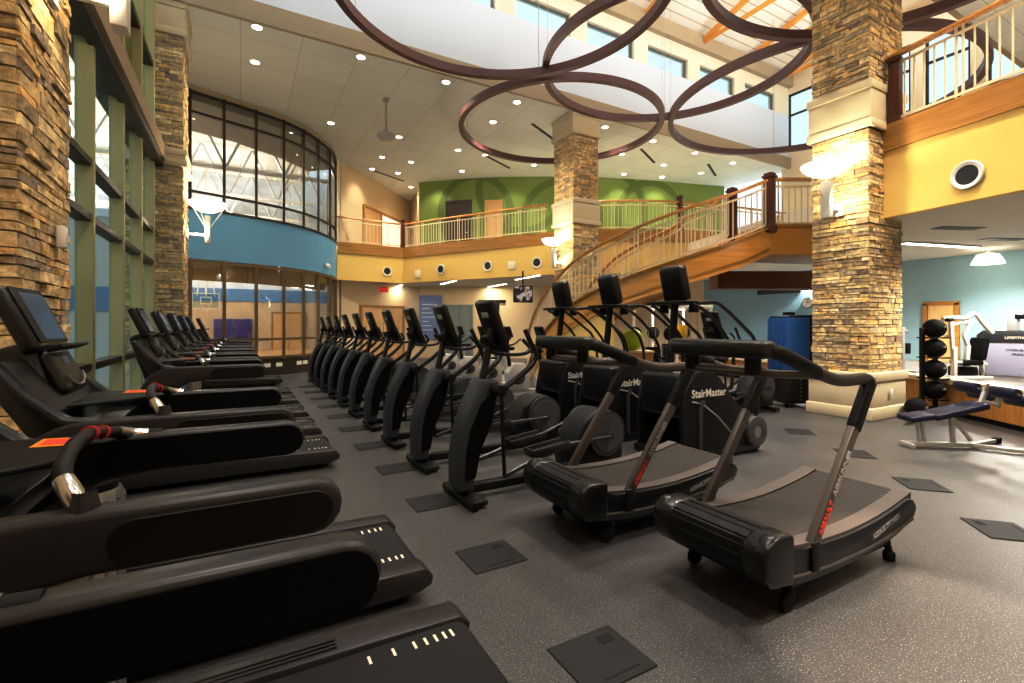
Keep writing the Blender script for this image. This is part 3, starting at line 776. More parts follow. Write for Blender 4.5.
# curved wall closing the foot of the stair
i0 = next(i for i, p in enumerate(SP) if p.z < 2.36)
mb = MB(); V = []
for p, q in zip(SP[i0:], inner[i0:]):
    n = (q - p).normalized(); a = p + n * .03; b = p + n * .12; zt = max(p.z - .35, .02)
    V.append([mb.bm.verts.new(v) for v in ((a.x, a.y, 0), (b.x, b.y, 0), (b.x, b.y, zt), (a.x, a.y, zt))])
for A_, B_ in zip(V, V[1:]):
    for j in range(4): mb.bm.faces.new((A_[j], A_[(j + 1) % 4], B_[(j + 1) % 4], B_[j]))
mb.bm.faces.new(V[0]); mb.bm.faces.new(V[-1][::-1])
mb.build('foot_wall', 'yellow', st, ang=50)
rl = thing('stair_railing', 'outer stair railing facing the machines, cream balusters under a honey handrail', 'railing')
railing(rl, [p + Vector((0, 0, .14)) for p in SP], .98, .14, rod=.0095, cap=95)
newel(rl, (SP[0].x, SP[0].y, 3.45), 1.12, .17)
rl = thing('stair_railing', 'inner stair railing along the far side of the staircase', 'railing')
railing(rl, [p + Vector((0, 0, .14)) for p in inner[:-4]], .98, .14, rod=.0085, cap=80)
newel(rl, (inner[0].x, inner[0].y, 3.45), 1.15, .17)
ld = thing('stair_landing', 'wooden stair landing behind the right stone column', 'landing')
q = SP[0]; e2 = q + RT * 2.0; e3 = e2 + FW * 1.7; e4 = inner[0]
MB().prism([(v.x, v.y) for v in (q, e2, e3, e4)], 3.0, 3.58, 'xy').build('fascia', 'stairwood', ld, bevel=.01, seg=1, smooth=False)
MB().prism([(v.x, v.y) for v in (q - FW * .05 - RT * .05, e2 - FW * .05, e3, e4)], 3.56, 3.62, 'xy').build('floor_cap', 'trimwood', ld, smooth=False)
rl = thing('landing_railing', 'short landing railing between the newel post and right column', 'railing')
railing(rl, [q + RT * .08 + Vector((0, 0, .14)), q + RT * 1.0 + Vector((0, 0, .14)), e2 + Vector((0, 0, .14))], .98, .13, rod=.0095)
c = DL(11.2, 6.0)
struct(MB().box(c + Vector((0, 0, 2.58)), (2.6, .5, .4), Euler((0, 0, -TH))).build('trim_landing_beam', mat('dark_wood_beam', (92, 44, 20), .5), smooth=False))
# ------------------------------------------------------------------ treadmills
def arc(cx, cz, r, a0, a1, n):
    return [(cx + r * math.cos(math.radians(a0 + (a1 - a0) * i / n)), cz + r * math.sin(math.radians(a0 + (a1 - a0) * i / n))) for i in range(n + 1)]
def make_treadmill():
    t = thing('treadmill', 'x', 'treadmill', group='row of treadmills along the window wall')
    # side rails of the deck
    for s in (-1, 1):
        mb = MB()
        mb.prism([(-1.0, .06), (.86, .06), (.94, .09), (.95, .14), (.9, .19), (.5, .2), (-1.0, .22)], s * .30, s * .45, 'xz')
        mb.build('side_rail', 'rimgrey', t, bevel=.012)
        mb = MB()
        for q in range(3): mb.bb((-.85, s * (.335 + q * .025) - .004, .2), (.35, s * (.335 + q * .025) + .004, .212))
        mb.build('grip_ridges', 'rimgrey', t)
    MB().prism([(-1.0, .1), (.88, .1), (.93, .13), (.9, .165), (.86, .178), (-1.0, .182)], -.298, .298, 'xz').build('running_belt', 'belt', t, bevel=.004, seg=1)
    MB().prism([(-1.28, .05), (-.72, .05), (-.7, .2), (-.78, .27), (-1.0, .32), (-1.2, .3), (-1.29, .2)], -.44, .44, 'xz').build('motor_hood', 'satin', t, bevel=.03)
    for x in (-1.05, .72):
        for s in (-1, 1): MB().bb((x - .05, s * .36 - .03, 0), (x + .05, s * .36 + .03, .08)).build('foot', 'rubber', t)
    mb = MB()
    for x in (.46, .56, .65, .7, .745, .785, .82): mb.bb((x - .006, .2, .178), (x + .006, .25, .1795))
    for x in (.54, .66, .72, .76, .8, .835): mb.bb((x - .006, -.245, .178), (x + .006, -.2, .1795))
    mb.build('tick_marks', 'whitemark', t, smooth=False)
    # floating side handrails
    poly = arc(.165, 1.085, .07, -90, 90, 8)[0:] + [(-.3, 1.158), (-.54, 1.155)] + arc(-.56, .92, .235, 88, 160, 6) + [(-.95, .62), (-1.06, .25), (-.84, .22), (-.72, .62), (-.6, .83), (-.5, .95), (-.42, 1.0), (-.28, 1.018)]
    for s in (-1, 1):
        hr = MB().prism(poly, s * .385, s * .46, 'xz').build('side_handrail', 'rimgrey', t, bevel=.02, seg=3)
        # flat inner face and outer inset
        pin = arc(.165, 1.082, .06, -90, 90, 8) + [(-.5, 1.142), (-.6, 1.11), (-.6, .92), (-.5, .985), (-.42, 1.022), (-.28, 1.03)]
        MB().prism(pin, s * .380, s * .387, 'xz').build('inner_panel', 'inner', hr, smooth=False)
        po = arc(.16, 1.08, .05, -90, 90, 8) + [(-.18, 1.13)] + arc(-.2, 1.08, .05, 90, 270, 6)
        MB().prism(po, s * .459, s * .464, 'xz').build('outer_inset', 'black', hr, bevel=.002, seg=1)
        # curved wing that carries the console
        wing = [(-.5, 1.15), (-.62, 1.17), (-.74, 1.28), (-.83, 1.41), (-.87, 1.40), (-.83, 1.28), (-.74, 1.12), (-.66, 1.02), (-.55, 1.06)]
        MB().prism(wing, s * .36, s * .45, 'xz').build('console_wing', 'shroud' if False else 'satin', t, bevel=.018)
    mb = MB().prism([(-.86, 1.4), (-.82, 1.4), (-.62, 1.1), (-.5, 1.1), (-.5, 1.04), (-.68, 1.02)], -.37, .37, 'xz')
    mb.build('dash_shell', 'satin', t, bevel=.01)
    a = math.atan2(.13, .3)
    R = Euler((0, -a, 0)); Rm = R.to_matrix(); C0 = Vector((-.85, .03, 1.57))
    cs = MB().box(C0, (.07, .43, .31), R).build('console', 'satin', t, bevel=.025, seg=3)
    MB().box(C0 + Rm @ Vector((.039, 0, .01)), (.006, .38, .27), R).build('bezel', 'black', cs, bevel=.002, seg=1)
    MB().box(C0 + Rm @ Vector((.04, .03, .005)), (.006, .28, .235), R).build('display_screen', 'screen', cs, bevel=.002, seg=1)
    MB().box(C0 + Rm @ Vector((.075, 0, -.165)), (.06, .43, .018), R).build('reading_ledge', 'black', cs, bevel=.006)
    MB().box(C0 + Rm @ Vector((.0, .02, -.26)), (.06, .32, .22), R).build('control_panel', 'satin', cs, bevel=.03, seg=3)
    MB().tube([C0 + Rm @ Vector((.04, .02 + .12 * math.cos(PI + PI * i / 10), -.29 - .06 * math.sin(PI * i / 10))) for i in range(11)], .006, 6).build('control_trim', 'steel', cs)
    MB().box(C0 + Rm @ Vector((.033, .02, -.22)), (.006, .07, .04), R).build('key_display', 'screen', cs, smooth=False)
    MB().box((-.8, 0, 1.22), (.14, .3, .5), Euler((0, -.3, 0))).build('console_neck', 'satin', t, bevel=.04, seg=3)
    # U shaped front grip bar
    half = [(-.2, .422, 1.15), (-.29, .415, 1.155), (-.335, .37, 1.175), (-.355, .25, 1.205)]
    u = crom([(-.285, -.422, 1.13), (-.315, -.41, 1.19), (-.345, -.35, 1.22), (-.375, -.15, 1.235), (-.395, .1, 1.225), (-.395, .28, 1.195), (-.36, .39, 1.168), (-.32, .42, 1.153), (-.25, .422, 1.148)], 5)
    gb = MB().tube(u, .019, 10).build('grip_bar', 'black', t)
    for q in (u[2:9], u[-13:-3]):
        MB().tube(q, .0215, 12).build('pulse_sensor', 'chrome', gb)
    for q in ([u[20].lerp(u[21], .2), u[20].lerp(u[21], .7)], [u[24].lerp(u[25], .2), u[24].lerp(u[25], .7)]):
        MB().tube(q, .0235, 12).build('red_band', 'red', gb)
    MB().lathe([(.033, -.03), (.031, -.005), (.026, .015), (.021, .04)], (-.292, -.422, 1.155), 'z', 14).build('bar_collar', 'rimgrey', gb)
    MB().prism([(-.4, -.12), (-.4, .2), (-.66, .24), (-.66, -.24)], 1.185, 1.202, 'xy').build('dash_arm', 'black', t, bevel=.004, seg=1)
    sk = MB().prism([(-.42, .06), (-.42, .17), (-.52, .2), (-.52, .08)], 1.203, 1.2045, 'xy').build('warning_sticker', 'orange', t, smooth=False)
    MB().prism([(-.435, .08), (-.435, .15), (-.505, .18), (-.505, .1)], 1.2046, 1.2055, 'xy').build('sticker_print', 'redlab', sk, smooth=False)
    return t
TY = [.52, 1.77, 3.02, 5.93, 7.25, 8.58, 9.95, 11.3, 14.0]
TL = ['black treadmill nearest the camera, only its long handrail end showing',
      'black treadmill whose tick marked belt end lies in the bottom left corner',
      'black treadmill with the big tilted screen in front of the left edge column',
      'first black treadmill past the left edge stone column, before the window mullions',
      'second black treadmill past the left edge stone column', 'third black treadmill past the left edge stone column',
      'fourth black treadmill past the left edge stone column', 'fifth black treadmill past the left edge stone column, beside the far left column',
      'farthest black treadmill, alone beyond the far left column by the glass wall']
t0 = make_treadmill()
for i, y in enumerate(TY):
    o = t0 if i == 0 else dup(t0)
    o.location = (0, y, 0); o['label'] = TL[i]
for y, lb in ((2.4, 'ribbed steel wipes bin between the two nearest full treadmills'), (6.6, 'ribbed steel wipes bin among the treadmills past the left edge column')):
    b = thing('wipes_bin', lb, 'bin', (-.5, y, 0), group='steel wipes bins')
    prof = [(0, 0), (.1, 0)]
    mb = MB().lathe([(0, 0), (.1, 0), (.1, .9), (.092, .92), (0, .92)], n=28)
    for i in range(14):
        a = 2 * PI * i / 14; mb.tube([(.1 * math.cos(a), .1 * math.sin(a), .02), (.1 * math.cos(a), .1 * math.sin(a), .89)], .008, 6)
    mb.build('canister', 'steel', b); MB().cyl((0, 0, .93), .085, .03).build('lid', 'black', b)

# ------------------------------------------------------------------ ellipticals
def make_elliptical():
    t = thing('elliptical_trainer', 'x', 'elliptical', group='row of elliptical trainers')
    # local x = 0 at front foot, +x to the rear
    pr = [(.0, .1), (.0, .4), (.04, .62), (.12, .84), (.24, 1.07), (.4, 1.05), (.37, .93), (.33, .68), (.22, .46), (.16, .25), (.14, .1)]
    fs = [(0.0, .1)] + [tuple(v[:2]) for v in crom([(p[0], p[1], 0) for p in pr[1:5]], 4)] + [tuple(v[:2]) for v in crom([(p[0], p[1], 0) for p in pr[5:]], 3)]
    MB().prism(fs, -.14, .14, 'xz').build('front_shroud', 'shroud', t, bevel=.035, seg=3)
    side = [(x * .8 + .06, z) for x, z in fs if z > .12]
    for s in (-1, 1):
        MB().prism([(.05, .2), (.06, .45), (.1, .64), (.2, .86), (.33, .98), (.36, .93), (.31, .68), (.2, .46), (.15, .22)], s * .138, s * .15, 'xz').build('shroud_side', 'inner', t, bevel=.004, seg=1)
    MB().bb((.02, -.3, .02), (.2, .3, .07)).build('front_foot', 'black', t, bevel=.02)
    for s in (-1, 1): MB().cyl((.06, s * .31, .035), .035, .04, 'y').build('transport_wheel', 'rubber', t)
    MB().bb((.1, -.05, .05), (1.85, .05, .13)).bb((1.72, -.28, .02), (1.84, .28, .08)).build('base_frame', 'black', t, bevel=.012)
    MB().tube([(.27, 0, 1.0), (.33, 0, 1.25), (.38, 0, 1.52)], .034, 12).build('mast', 'satin', t)
    a = math.atan2(.17, .47)
    R = Euler((0, -a, 0))
    c = MB().box((.385, 0, 1.54), (.07, .34, .5), R).build('console', 'satin', t, bevel=.03, seg=3)
    MB().box((.385 + .036, 0, 1.55), (.008, .27, .36), R).build('display_screen', 'darkscreen', c, smooth=False)
    q = Vector((.385, 0, 1.54)) + R.to_matrix() @ Vector((-.037, 0, .12))
    b = MB().box(q, (.006, .12, .05), R).build('badge', 'badge', c, smooth=False)
    text('badge_lettering', 'NCB', .05, q + R.to_matrix() @ Vector((-.004, .048, -.018)), Euler((PI / 2 - 0, 0, -PI / 2)), 'black', c, bold=.002)
    c.children[-1].rotation_euler = (R.to_matrix() @ Euler((PI / 2, 0, -PI / 2)).to_matrix()).to_euler()
    MB().box((.345, 0, 1.41), (.08, .14, .1), R).build('console_bracket', 'black', c, bevel=.015)
    # fixed front handle loop
    MB().tube(crom([(.36, -.05, 1.3), (.4, -.2, 1.29), (.56, -.24, 1.29), (.66, -.22, 1.33), (.6, -.18, 1.42)], 4), .016, 8).tube(crom([(.36, .05, 1.3), (.4, .2, 1.29), (.56, .24, 1.29), (.66, .22, 1.33), (.6, .18, 1.42)], 4), .016, 8).build('fixed_handle', 'black', t)
    for s in (-1, 1):
        MB().tube(crom([(.55, s * .31, 1.51), (.6, s * .32, 1.4), (.66, s * .32, 1.27), (.55, s * .31, 1.14), (.33, s * .27, .98)], 5), [.022] * 13 + [.026] * 8, 10).build('moving_arm', 'satin', t)
        MB().cyl((.33, s * .22, .98), .05, .16, 'y').build('arm_pivot', 'black', t, bevel=.006)
        MB().tube([(.33, s * .28, .98), (.36, s * .28, .24)], .018, 8).build('arm_link', 'black', t)
        MB().tube([(.36, s * .28, .24), (.7, s * .26, .34), (1.1, s * .24, .42), (1.58, s * .27, .5 + s * .06)], .022, 8).build('pedal_bar', 'satin', t)
        p = MB()
        p.box((.86, s * .2, .39), (.42, .15, .03), Euler((0, -.12, 0)))
        for d in ((.86, s * .2 - .075), (.86, s * .2 + .075)): p.box((d[0], d[1], .415), (.42, .015, .06), Euler((0, -.12, 0)))
        p.box((.65, s * .2, .4), (.015, .15, .06), Euler((0, -.12, 0)))
        p.build('pedal', 'rimgrey', t, bevel=.008)
        d = MB().lathe([(0, 0), (.21, 0), (.225, s * .012), (.225, s * .04), (0, s * .04)], (1.58, s * .17, .46), 'y', 32).build('flywheel_disc', 'shroud', t)
        MB().lathe([(.175, 0), (.185, s * .006), (.18, s * .008), (.165, s * .006), (0, s * .006)], (1.58, s * .21, .46), 'y', 32).build('disc_face', 'disc', d)
        MB().cyl((1.58, s * .235, .5 + s * .06), .03, .07, 'y').build('crank', 'black', d)
    MB().prism([(1.2, .1), (1.15, .3), (1.3, .58), (1.5, .7), (1.68, .68), (1.82, .5), (1.84, .1)], -.165, .165, 'xz').build('drive_housing', 'black', t, bevel=.04, seg=3)
    return t
e0 = make_elliptical()
EL = ['black elliptical trainer nearest the camera, at the near end of its row']
for i in range(1, 9): EL.append('%s black elliptical trainer from the near end of the long row' % ORD[i])
EL.append('farthest black elliptical trainer, last of the row by the blue curved wall')
for i in range(10):
    o = e0 if i == 0 else dup(e0)
    o.location = (1.63, 3.93 + 1.14 * i, 0); o['label'] = EL[i]

# ------------------------------------------------------------------ curved manual treadmills
def bed(x):   # top surface height of the curved running bed
    u = (x - .5) / 1.0
    return .335 + .125 * u * u + .0 * u
def make_runner():
    t = thing('curved_treadmill', 'x', 'treadmill', group='curved slat belt treadmills')
    prof_top = [(-.3, .4), (-.2, .475)] + [(x, bed(x)) for x in (0, .15, .3, .5, .7, .9, 1.1, 1.25)] + [(1.33, .385), (1.38, .33)]
    prof_bot = [(1.34, .27), (1.1, .2), (.8, .17), (.4, .155), (.1, .165), (-.1, .19), (-.27, .25)]
    pp = [tuple(v[:2]) for v in crom([(a, b, 0) for a, b in prof_top], 3)] + [tuple(v[:2]) for v in crom([(a, b, 0) for a, b in prof_bot], 3)]
    for s in (-1, 1):
        sp = MB().prism(pp, s * .30, s * .37, 'xz').build('side_panel', 'satin', t, bevel=.018, seg=2)
        V = MB()
        xs = [(-.05 + 1.38 * i / 24) for i in range(25)]
        for x0, x1 in zip(xs, xs[1:]):
            V._add([(x0, s * .255, bed(x0) + .012), (x1, s * .255, bed(x1) + .012), (x1, s * .35, bed(x1) + .012), (x0, s * .35, bed(x0) + .012), (x0, s * .255, bed(x0) - .03), (x1, s * .255, bed(x1) - .03), (x1, s * .35, bed(x1) - .03), (x0, s * .35, bed(x0) - .03)],
                   [(0, 1, 2, 3), (4, 7, 6, 5), (0, 4, 5, 1), (2, 6, 7, 3)])
        V.build('traction_strip', 'strip', t, ang=60)
        lo = [(x, bed(x) - .13 - .02 * abs(x - .5)) for x in (-.1, .1, .3, .5, .7, .9, 1.1, 1.3)]
        MB().tube([(a, s * .372, b) for a, b in lo], .009, 6).build('trim_line', 'bronze', sp)
        ec = MB().prism([(-.05, .455), (-.21, .465), (-.28, .43), (-.305, .36), (-.29, .275), (-.24, .21), (-.05, .19)], s * .235, s * .38, 'xz').build('front_cap', 'satin', t, bevel=.022, seg=3)
        MB().bb((.1, s * .372, .22), (.17, s * .39, .38)).build('post_bracket', 'black', t, bevel=.01)
    mb = MB()
    n = 40
    for i in range(n):
        x = -.12 + 1.46 * i / n; xm = x + .73 / n
        sl = math.atan((bed(xm + .01) - bed(xm - .01)) / .02)
        mb.box((xm, 0, bed(xm) - .012), (1.46 / n - .005, .51, .022), Euler((0, -sl, 0)))
    mb.build('slat_belt', 'slat', t, smooth=False)
    MB().prism([(x, bed(x) - .03) for x in (-.1, .3, .7, 1.1, 1.3)] + [(1.3, .28), (.7, .2), (0, .2)], -.3, .3, 'xz').build('belt_core', 'dark', t, smooth=False)
    mb = MB().prism([(-.06, .445), (-.21, .455), (-.272, .425), (-.295, .36), (-.29, .275), (-.235, .21), (-.06, .19)], -.245, .245, 'xz')
    for (x, z) in ((-.12, .451), (-.2, .455), (-.255, .435), (-.285, .395), (-.293, .34), (-.286, .285)):
        mb.tube([(x, -.245, z), (x, .245, z)], .006, 6)
    mb.build('front_roller_cover', 'black', t)
    mb = MB()
    for x in (.05, 1.15):
        for s in (-1, 1): mb.tube([(x, s * .27, .2), (x, s * .3, .06)], .022, 8)
    mb.bar((.05, -.3, .12), (.05, .3, .12), .05, .05).bar((1.15, -.3, .12), (1.15, .3, .12), .05, .05).bar((.05, .28, .13), (1.15, .28, .13), .04, .05).bar((.05, -.28, .13), (1.15, -.28, .13), .04, .05)
    mb.build('underframe', 'black', t)
    for x in (0.0, 1.15):
        for s in (-1, 1):
            if x < .5: MB().cyl((x, s * .3, .055), .055, .035, 'y').build('wheel', 'rubber', t, bevel=.008)
            else: MB().cyl((x, s * .3, .03), .035, .06, 'z').build('foot', 'rubber', t, bevel=.008)
    for s in (-1, 1):
        po = MB().bar((.13, s * .345, .3), (.62, s * .345, .96), .045, .075).build('post', 'bronze', t, bevel=.012)
        MB().bar((.6, s * .345, .93), (.8, s * .345, 1.21), .055, .09).build('post_sleeve', 'black', po, bevel=.014)
        pts = [(.81, s * .345, 1.2), (.73, s * .345, 1.225), (.55, s * .345, 1.225), (.4, s * .345, 1.238), (.22, s * .345, 1.285), (.03, s * .345, 1.35), (-.1, s * .325, 1.4), (-.16, s * .29, 1.42)]
        MB().tube(crom(pts, 4), 0, prof=[(.026 * math.cos(2 * PI * j / 12), .036 * math.sin(2 * PI * j / 12)) for j in range(12)]).build('handlebar', 'bronze', t)
        MB().tube(crom(pts[4:], 4), 0, prof=[(.03 * math.cos(2 * PI * j / 12), .041 * math.sin(2 * PI * j / 12)) for j in range(12)]).build('foam_grip', 'black', t)
        MB().cyl((-.14, s * .2, 1.335), .042, .11).build('console_stub', 'black', t, bevel=.006)
    rr = [(-.24, -.24), (-.21, -.31), (-.13, -.33), (-.06, -.26), (-.06, .28), (-.13, .35), (-.21, .33), (-.24, .26)]
    MB().prism(rr, 1.37, 1.465, 'xy').build('console_bar', 'satin', t, bevel=.026, seg=3)
    MB().tube(crom([(.2, -.33, 1.27), (-.02, -.31, 1.285), (-.13, -.22, 1.29), (-.15, 0, 1.29), (-.13, .22, 1.29), (-.02, .31, 1.285), (.2, .33, 1.27)], 4), .022, 8).build('cross_bar', 'bronze', t)
    ang = math.atan2(.66, .49)
    # lettering up the near post and along the near side panel
    dx, dz = math.cos(ang), math.sin(ang)
    for nm, body, s0, m, sz in (('post_lettering', 'ASSAULT', .12, 'redprint', .05), ('post_lettering', 'AIRRUNNER', .36, 'greymark', .052)):
        o = text(nm, body, sz, (.13 + dx * s0 + .018 * dz, -.369, .3 + dz * s0 - .018 * dx), (0, 0, 0), m, t, bold=.0015)
        o.rotation_euler = Matrix(((dx, -dz, 0), (0, 0, -1), (dz, dx, 0))).to_euler()
    o = text('side_lettering', 'ASSAULTFITNESS', .045, (.78, -.373, .245), (PI / 2, -.16, 0), 'greymark', t, bold=.0012)
    o.rotation_euler = (Euler((0, -.2, 0)).to_matrix() @ Euler((PI / 2, 0, 0)).to_matrix()).to_euler()
    return t
r0 = make_runner()
r0.location = (2.57, 1.83, 0); r0['label'] = 'black curved slat belt treadmill in front, nearest the camera on the right'
o = dup(r0, (2.28, 2.95, 0), 0, 'black curved slat belt treadmill behind the front one, beside the nearest elliptical')

# ------------------------------------------------------------------ stair climbers
def make_climber():
    t = thing('stair_climber', 'x', 'stair climber', group='stair climbing machines')
    for s in (-1, 1):
        pr = [(.0, .12), (-.02, .5), (.05, .85), (.2, 1.02), (.42, 1.04), (.6, .95), (.82, .72), (1.15, .42), (1.28, .2), (1.28, .12)]
        sh = MB().prism(pr, s * .3, s * .36, 'xz').build('side_shroud', 'black', t, bevel=.02)
        MB().tube([(a, s * .362, b) for a, b in ((.12, .7), (.3, .66), (.55, .5), (.9, .2))], .01, 6).build('trim_line', 'steel', sh)
        MB().tube([(.25, s * .37, .12), (.25, s * .37, .6), (.3, s * .37, .7)], .025, 8).build('side_leg', 'shroud', t)
        w_ = MB().lathe([(.07, -.03), (.14, -.04), (.185, -.025), (.185, .025), (.14, .04), (.07, .03)], (1.24, s * .38, .26), 'y', 28).build('side_wheel', 'disc', t)
        MB().cyl((1.24, s * .38, .26), .072, .05, 'y').build('wheel_hub', 'steel', w_)
    for k in range(5):
        x = .45 + .17 * k; z = .95 - .17 * k
        MB().bb((x, -.28, z - .03), (x + .22, .28, z)).bb((x, -.28, z - .19), (x + .02, .28, z - .03)).build('step', 'rimgrey', t, bevel=.006, seg=1)
    MB().bb((-.05, -.36, .03), (1.35, -.28, .12)).bb((-.05, .28, .03), (1.35, .36, .12)).bb((-.05, -.36, .03), (.05, .36, .12)).bb((1.27, -.36, .03), (1.35, .36, .12)).bb((0, -.36, 0), (.08, .36, .03)).bb((1.25, -.36, 0), (1.33, .36, .03)).build('base_frame', 'black', t, bevel=.01)
    MB().bb((.0, -.3, .5), (.38, .3, 1.0)).build('front_housing', 'satin', t, bevel=.05, seg=3)
    MB().tube([(.15, 0, .95), (.22, 0, 1.4), (.27, 0, 1.84)], .045, 12).build('mast', 'black', t)
    MB().prism([(.1, -.3), (.5, -.3), (.55, -.2), (.55, .2), (.5, .3), (.1, .3), (.05, .2), (.05, -.2)], 1.79, 1.825, 'xy').build('console_tray', 'black', t, bevel=.01)
    for s in (-1, 1): MB().cyl((.32, s * .22, 1.745), .06, .1, 'z', 18, .05).build('cup_holder', 'black', t, bevel=.01)
    R = Euler((0, -.24, 0))
    c = MB().box((.26, 0, 2.04), (.14, .34, .42), R).build('console', 'satin', t, bevel=.045, seg=3)
    MB().box((.335, 0, 2.05), (.01, .27, .33), R).build('display_screen', 'darkscreen', c, smooth=False)
    for s in (-1, 1):
        MB().tube(crom([(.3, s * .3, 1.8), (.5, s * .36, 1.81), (.66, s * .38, 1.74), (1.0, s * .39, 1.52), (1.2, s * .39, 1.36), (1.3, s * .39, 1.05), (1.28, s * .36, .5), (1.2, s * .34, .12)], 4), .022, 9).build('handrail', 'satin', t)
        MB().tube(crom([(.2, s * .3, 1.79), (.4, s * .33, 1.7), (.7, s * .34, 1.45), (.85, s * .35, 1.2), (.8, s * .36, .8)], 4), .02, 9).build('lower_handrail', 'satin', t)
    text('shroud_lettering', 'StairMaster', .125, (.12, -.363, .74), (PI / 2, 0, 0), 'badge', t, bold=.003)
    return t
c0 = make_climber()
for i, (y, lb) in enumerate(((4.0, 'black stair climber nearest the right column, white lettering on its side'), (5.15, 'middle one of the three black stair climbers'), (6.3, 'stair climber farthest from the right column, beside the curved stair foot'))):
    o = c0 if i == 0 else dup(c0)
    o.location = (4.22, y, 0); o['label'] = lb

# ------------------------------------------------------------------ second cardio row: upright bikes
def make_bike():
    t = thing('exercise_bike', 'x', 'exercise bike', group='bikes behind the ellipticals')
    MB().bb((-.05, -.25, 0), (.05, .25, .06)).bb((.95, -.25, 0), (1.05, .25, .06)).bb((0, -.04, .05), (1.0, .04, .12)).build('base_frame', 'silver', t, bevel=.01)
    MB().prism([(.1, .12), (.05, .5), (.2, .72), (.5, .7), (.62, .45), (.6, .12)], -.1, .1, 'xz').build('drive_housing', 'silver', t, bevel=.03)
    for s in (-1, 1):
        w_ = MB().cyl((.35, s * .11, .38), .12, .03, 'y').build('crank_disc', 'disc', t)
        MB().bar((.35, s * .15, .38), (.35 + s * .13, s * .15, .3), .02, .03).bb((.29 + s * .13, s * .15 - .02, .27), (.41 + s * .13, s * .15 + s * .09, .3)).build('pedal', 'black', w_)
    MB().tube([(.85, 0, .1), (.75, 0, .5), (.78, 0, .92)], .035, 10).build('seat_post', 'silver', t)
    MB().prism([(.6, -.04), (.85, -.13), (.97, -.1), (.97, .1), (.85, .13), (.6, .04)], .92, 1.0, 'xy').build('seat', 'black', t, bevel=.025)
    MB().tube([(.15, 0, .65), (.08, 0, 1.0), (.1, 0, 1.3)], .04, 10).build('mast', 'black', t)
    MB().tube(crom([(.3, -.22, 1.25), (.12, -.24, 1.14), (.05, 0, 1.1), (.12, .24, 1.14), (.3, .22, 1.25)], 5), .018, 8).build('handlebar', 'black', t)
    MB().box((.1, 0, 1.4), (.06, .3, .26), Euler((0, -.35, 0))).build('console', 'satin', t, bevel=.025)
    return t
b0 = make_bike()
for i, (x, y) in enumerate(((5.0, 7.9), (5.0, 9.2), (5.0, 10.5), (5.0, 11.8), (5.0, 13.1))):
    o = b0 if i == 0 else dup(b0)
    o.location = (x, y, 0); o['label'] = ['upright exercise bike behind the ellipticals nearest the stair foot', 'second upright exercise bike behind the ellipticals, counting from the stair foot', 'third upright exercise bike behind the ellipticals, counting from the stair foot', 'fourth upright exercise bike behind the ellipticals, counting from the stair foot', 'upright exercise bike behind the ellipticals farthest from the stair foot'][i]
o = dup(e0, (6.5, 5.35, 0), 0, 'elliptical trainer half hidden behind the stair climbers, by the right stone column')

# ------------------------------------------------------------------ floor lids
for i in range(11):
    o = thing('floor_lid', 'dark floor outlet lid between the rows, %s from the camera' % ORD[i], 'floor lid', (1.46, 1.74 + 1.13 * i, 0), group='floor lids between the machine rows')
    if i == 0:
        proto = o
        MB().bb((-.19, -.17, 0), (.19, .17, .008)).build('lid_plate', 'plate', o, bevel=.003, seg=1)
        MB().bb((-.08, -.13, .008), (.12, -.12, .0092)).build('lid_slot', 'dark', o, smooth=False); MB().bb((.06, .06, .008), (.14, .12, .0092)).build('lid_latch', 'dark', o, smooth=False)
    else:
        for ch in proto.children:
            c = ch.copy(); COL.objects.link(c); c.parent = o
for (x, y, lb) in ((7.05, 4.0, 'dark floor lid in front of the blue mat cart, farthest on the right'), (6.43, 3.0, 'dark floor lid behind the tall post of the front curved treadmill'), (5.75, 2.1, 'dark floor lid to the right of the front curved treadmill'), (5.0, 1.33, 'dark floor lid at the right edge of the photo')):
    o = thing('floor_lid', lb, 'floor lid', (x, y, 0), .75, group='floor lids on the right')
    for ch in proto.children:
        c = ch.copy(); COL.objects.link(c); c.parent = o

# ------------------------------------------------------------------ ring fixtures
def ring(d, lat, r, label, z=7.45):
    c = DL(d, lat, z)
    t = thing('ring_fixture', label, 'ring light', c, group='hanging ring fixtures')
    n = 96
    MB().tube([(r * math.cos(2 * PI * i / n), r * math.sin(2 * PI * i / n), 0) for i in range(n)], 0, closed=True, prof=[(-.07, -.09), (.07, -.09), (.07, .09), (-.07, .09)]).build('ring', 'ring', t, ang=40)
    for k in range(4):
        a = PI / 4 + k * PI / 2; p = Vector((r * math.cos(a), r * math.sin(a), 0))
        y = c.y + p.y
        top = (8.1 - z) if (y > 11.8 or y < 4.2) else (11.9 - z)
        MB().tube([p, p + Vector((0, 0, top))], .006, 5).build('cable', 'steel', t)
ring(8.38, -.16, 2.94, 'large dark brown ring fixture hanging at the top left, nearest the window wall')
ring(11.2, 3.68, 2.9, 'dark brown ring fixture between the top left ring and the orange beams', 7.62)
ring(14.35, 1.42, 2.93, 'dark brown ring fixture encircling the middle stone column')
ring(12.9, 7.92, 3.48, 'dark brown ring fixture reaching behind the right stone column over the stairs')
ring(6.85, 5.86, 2.95, 'dark brown ring fixture encircling the right stone column at the top edge')

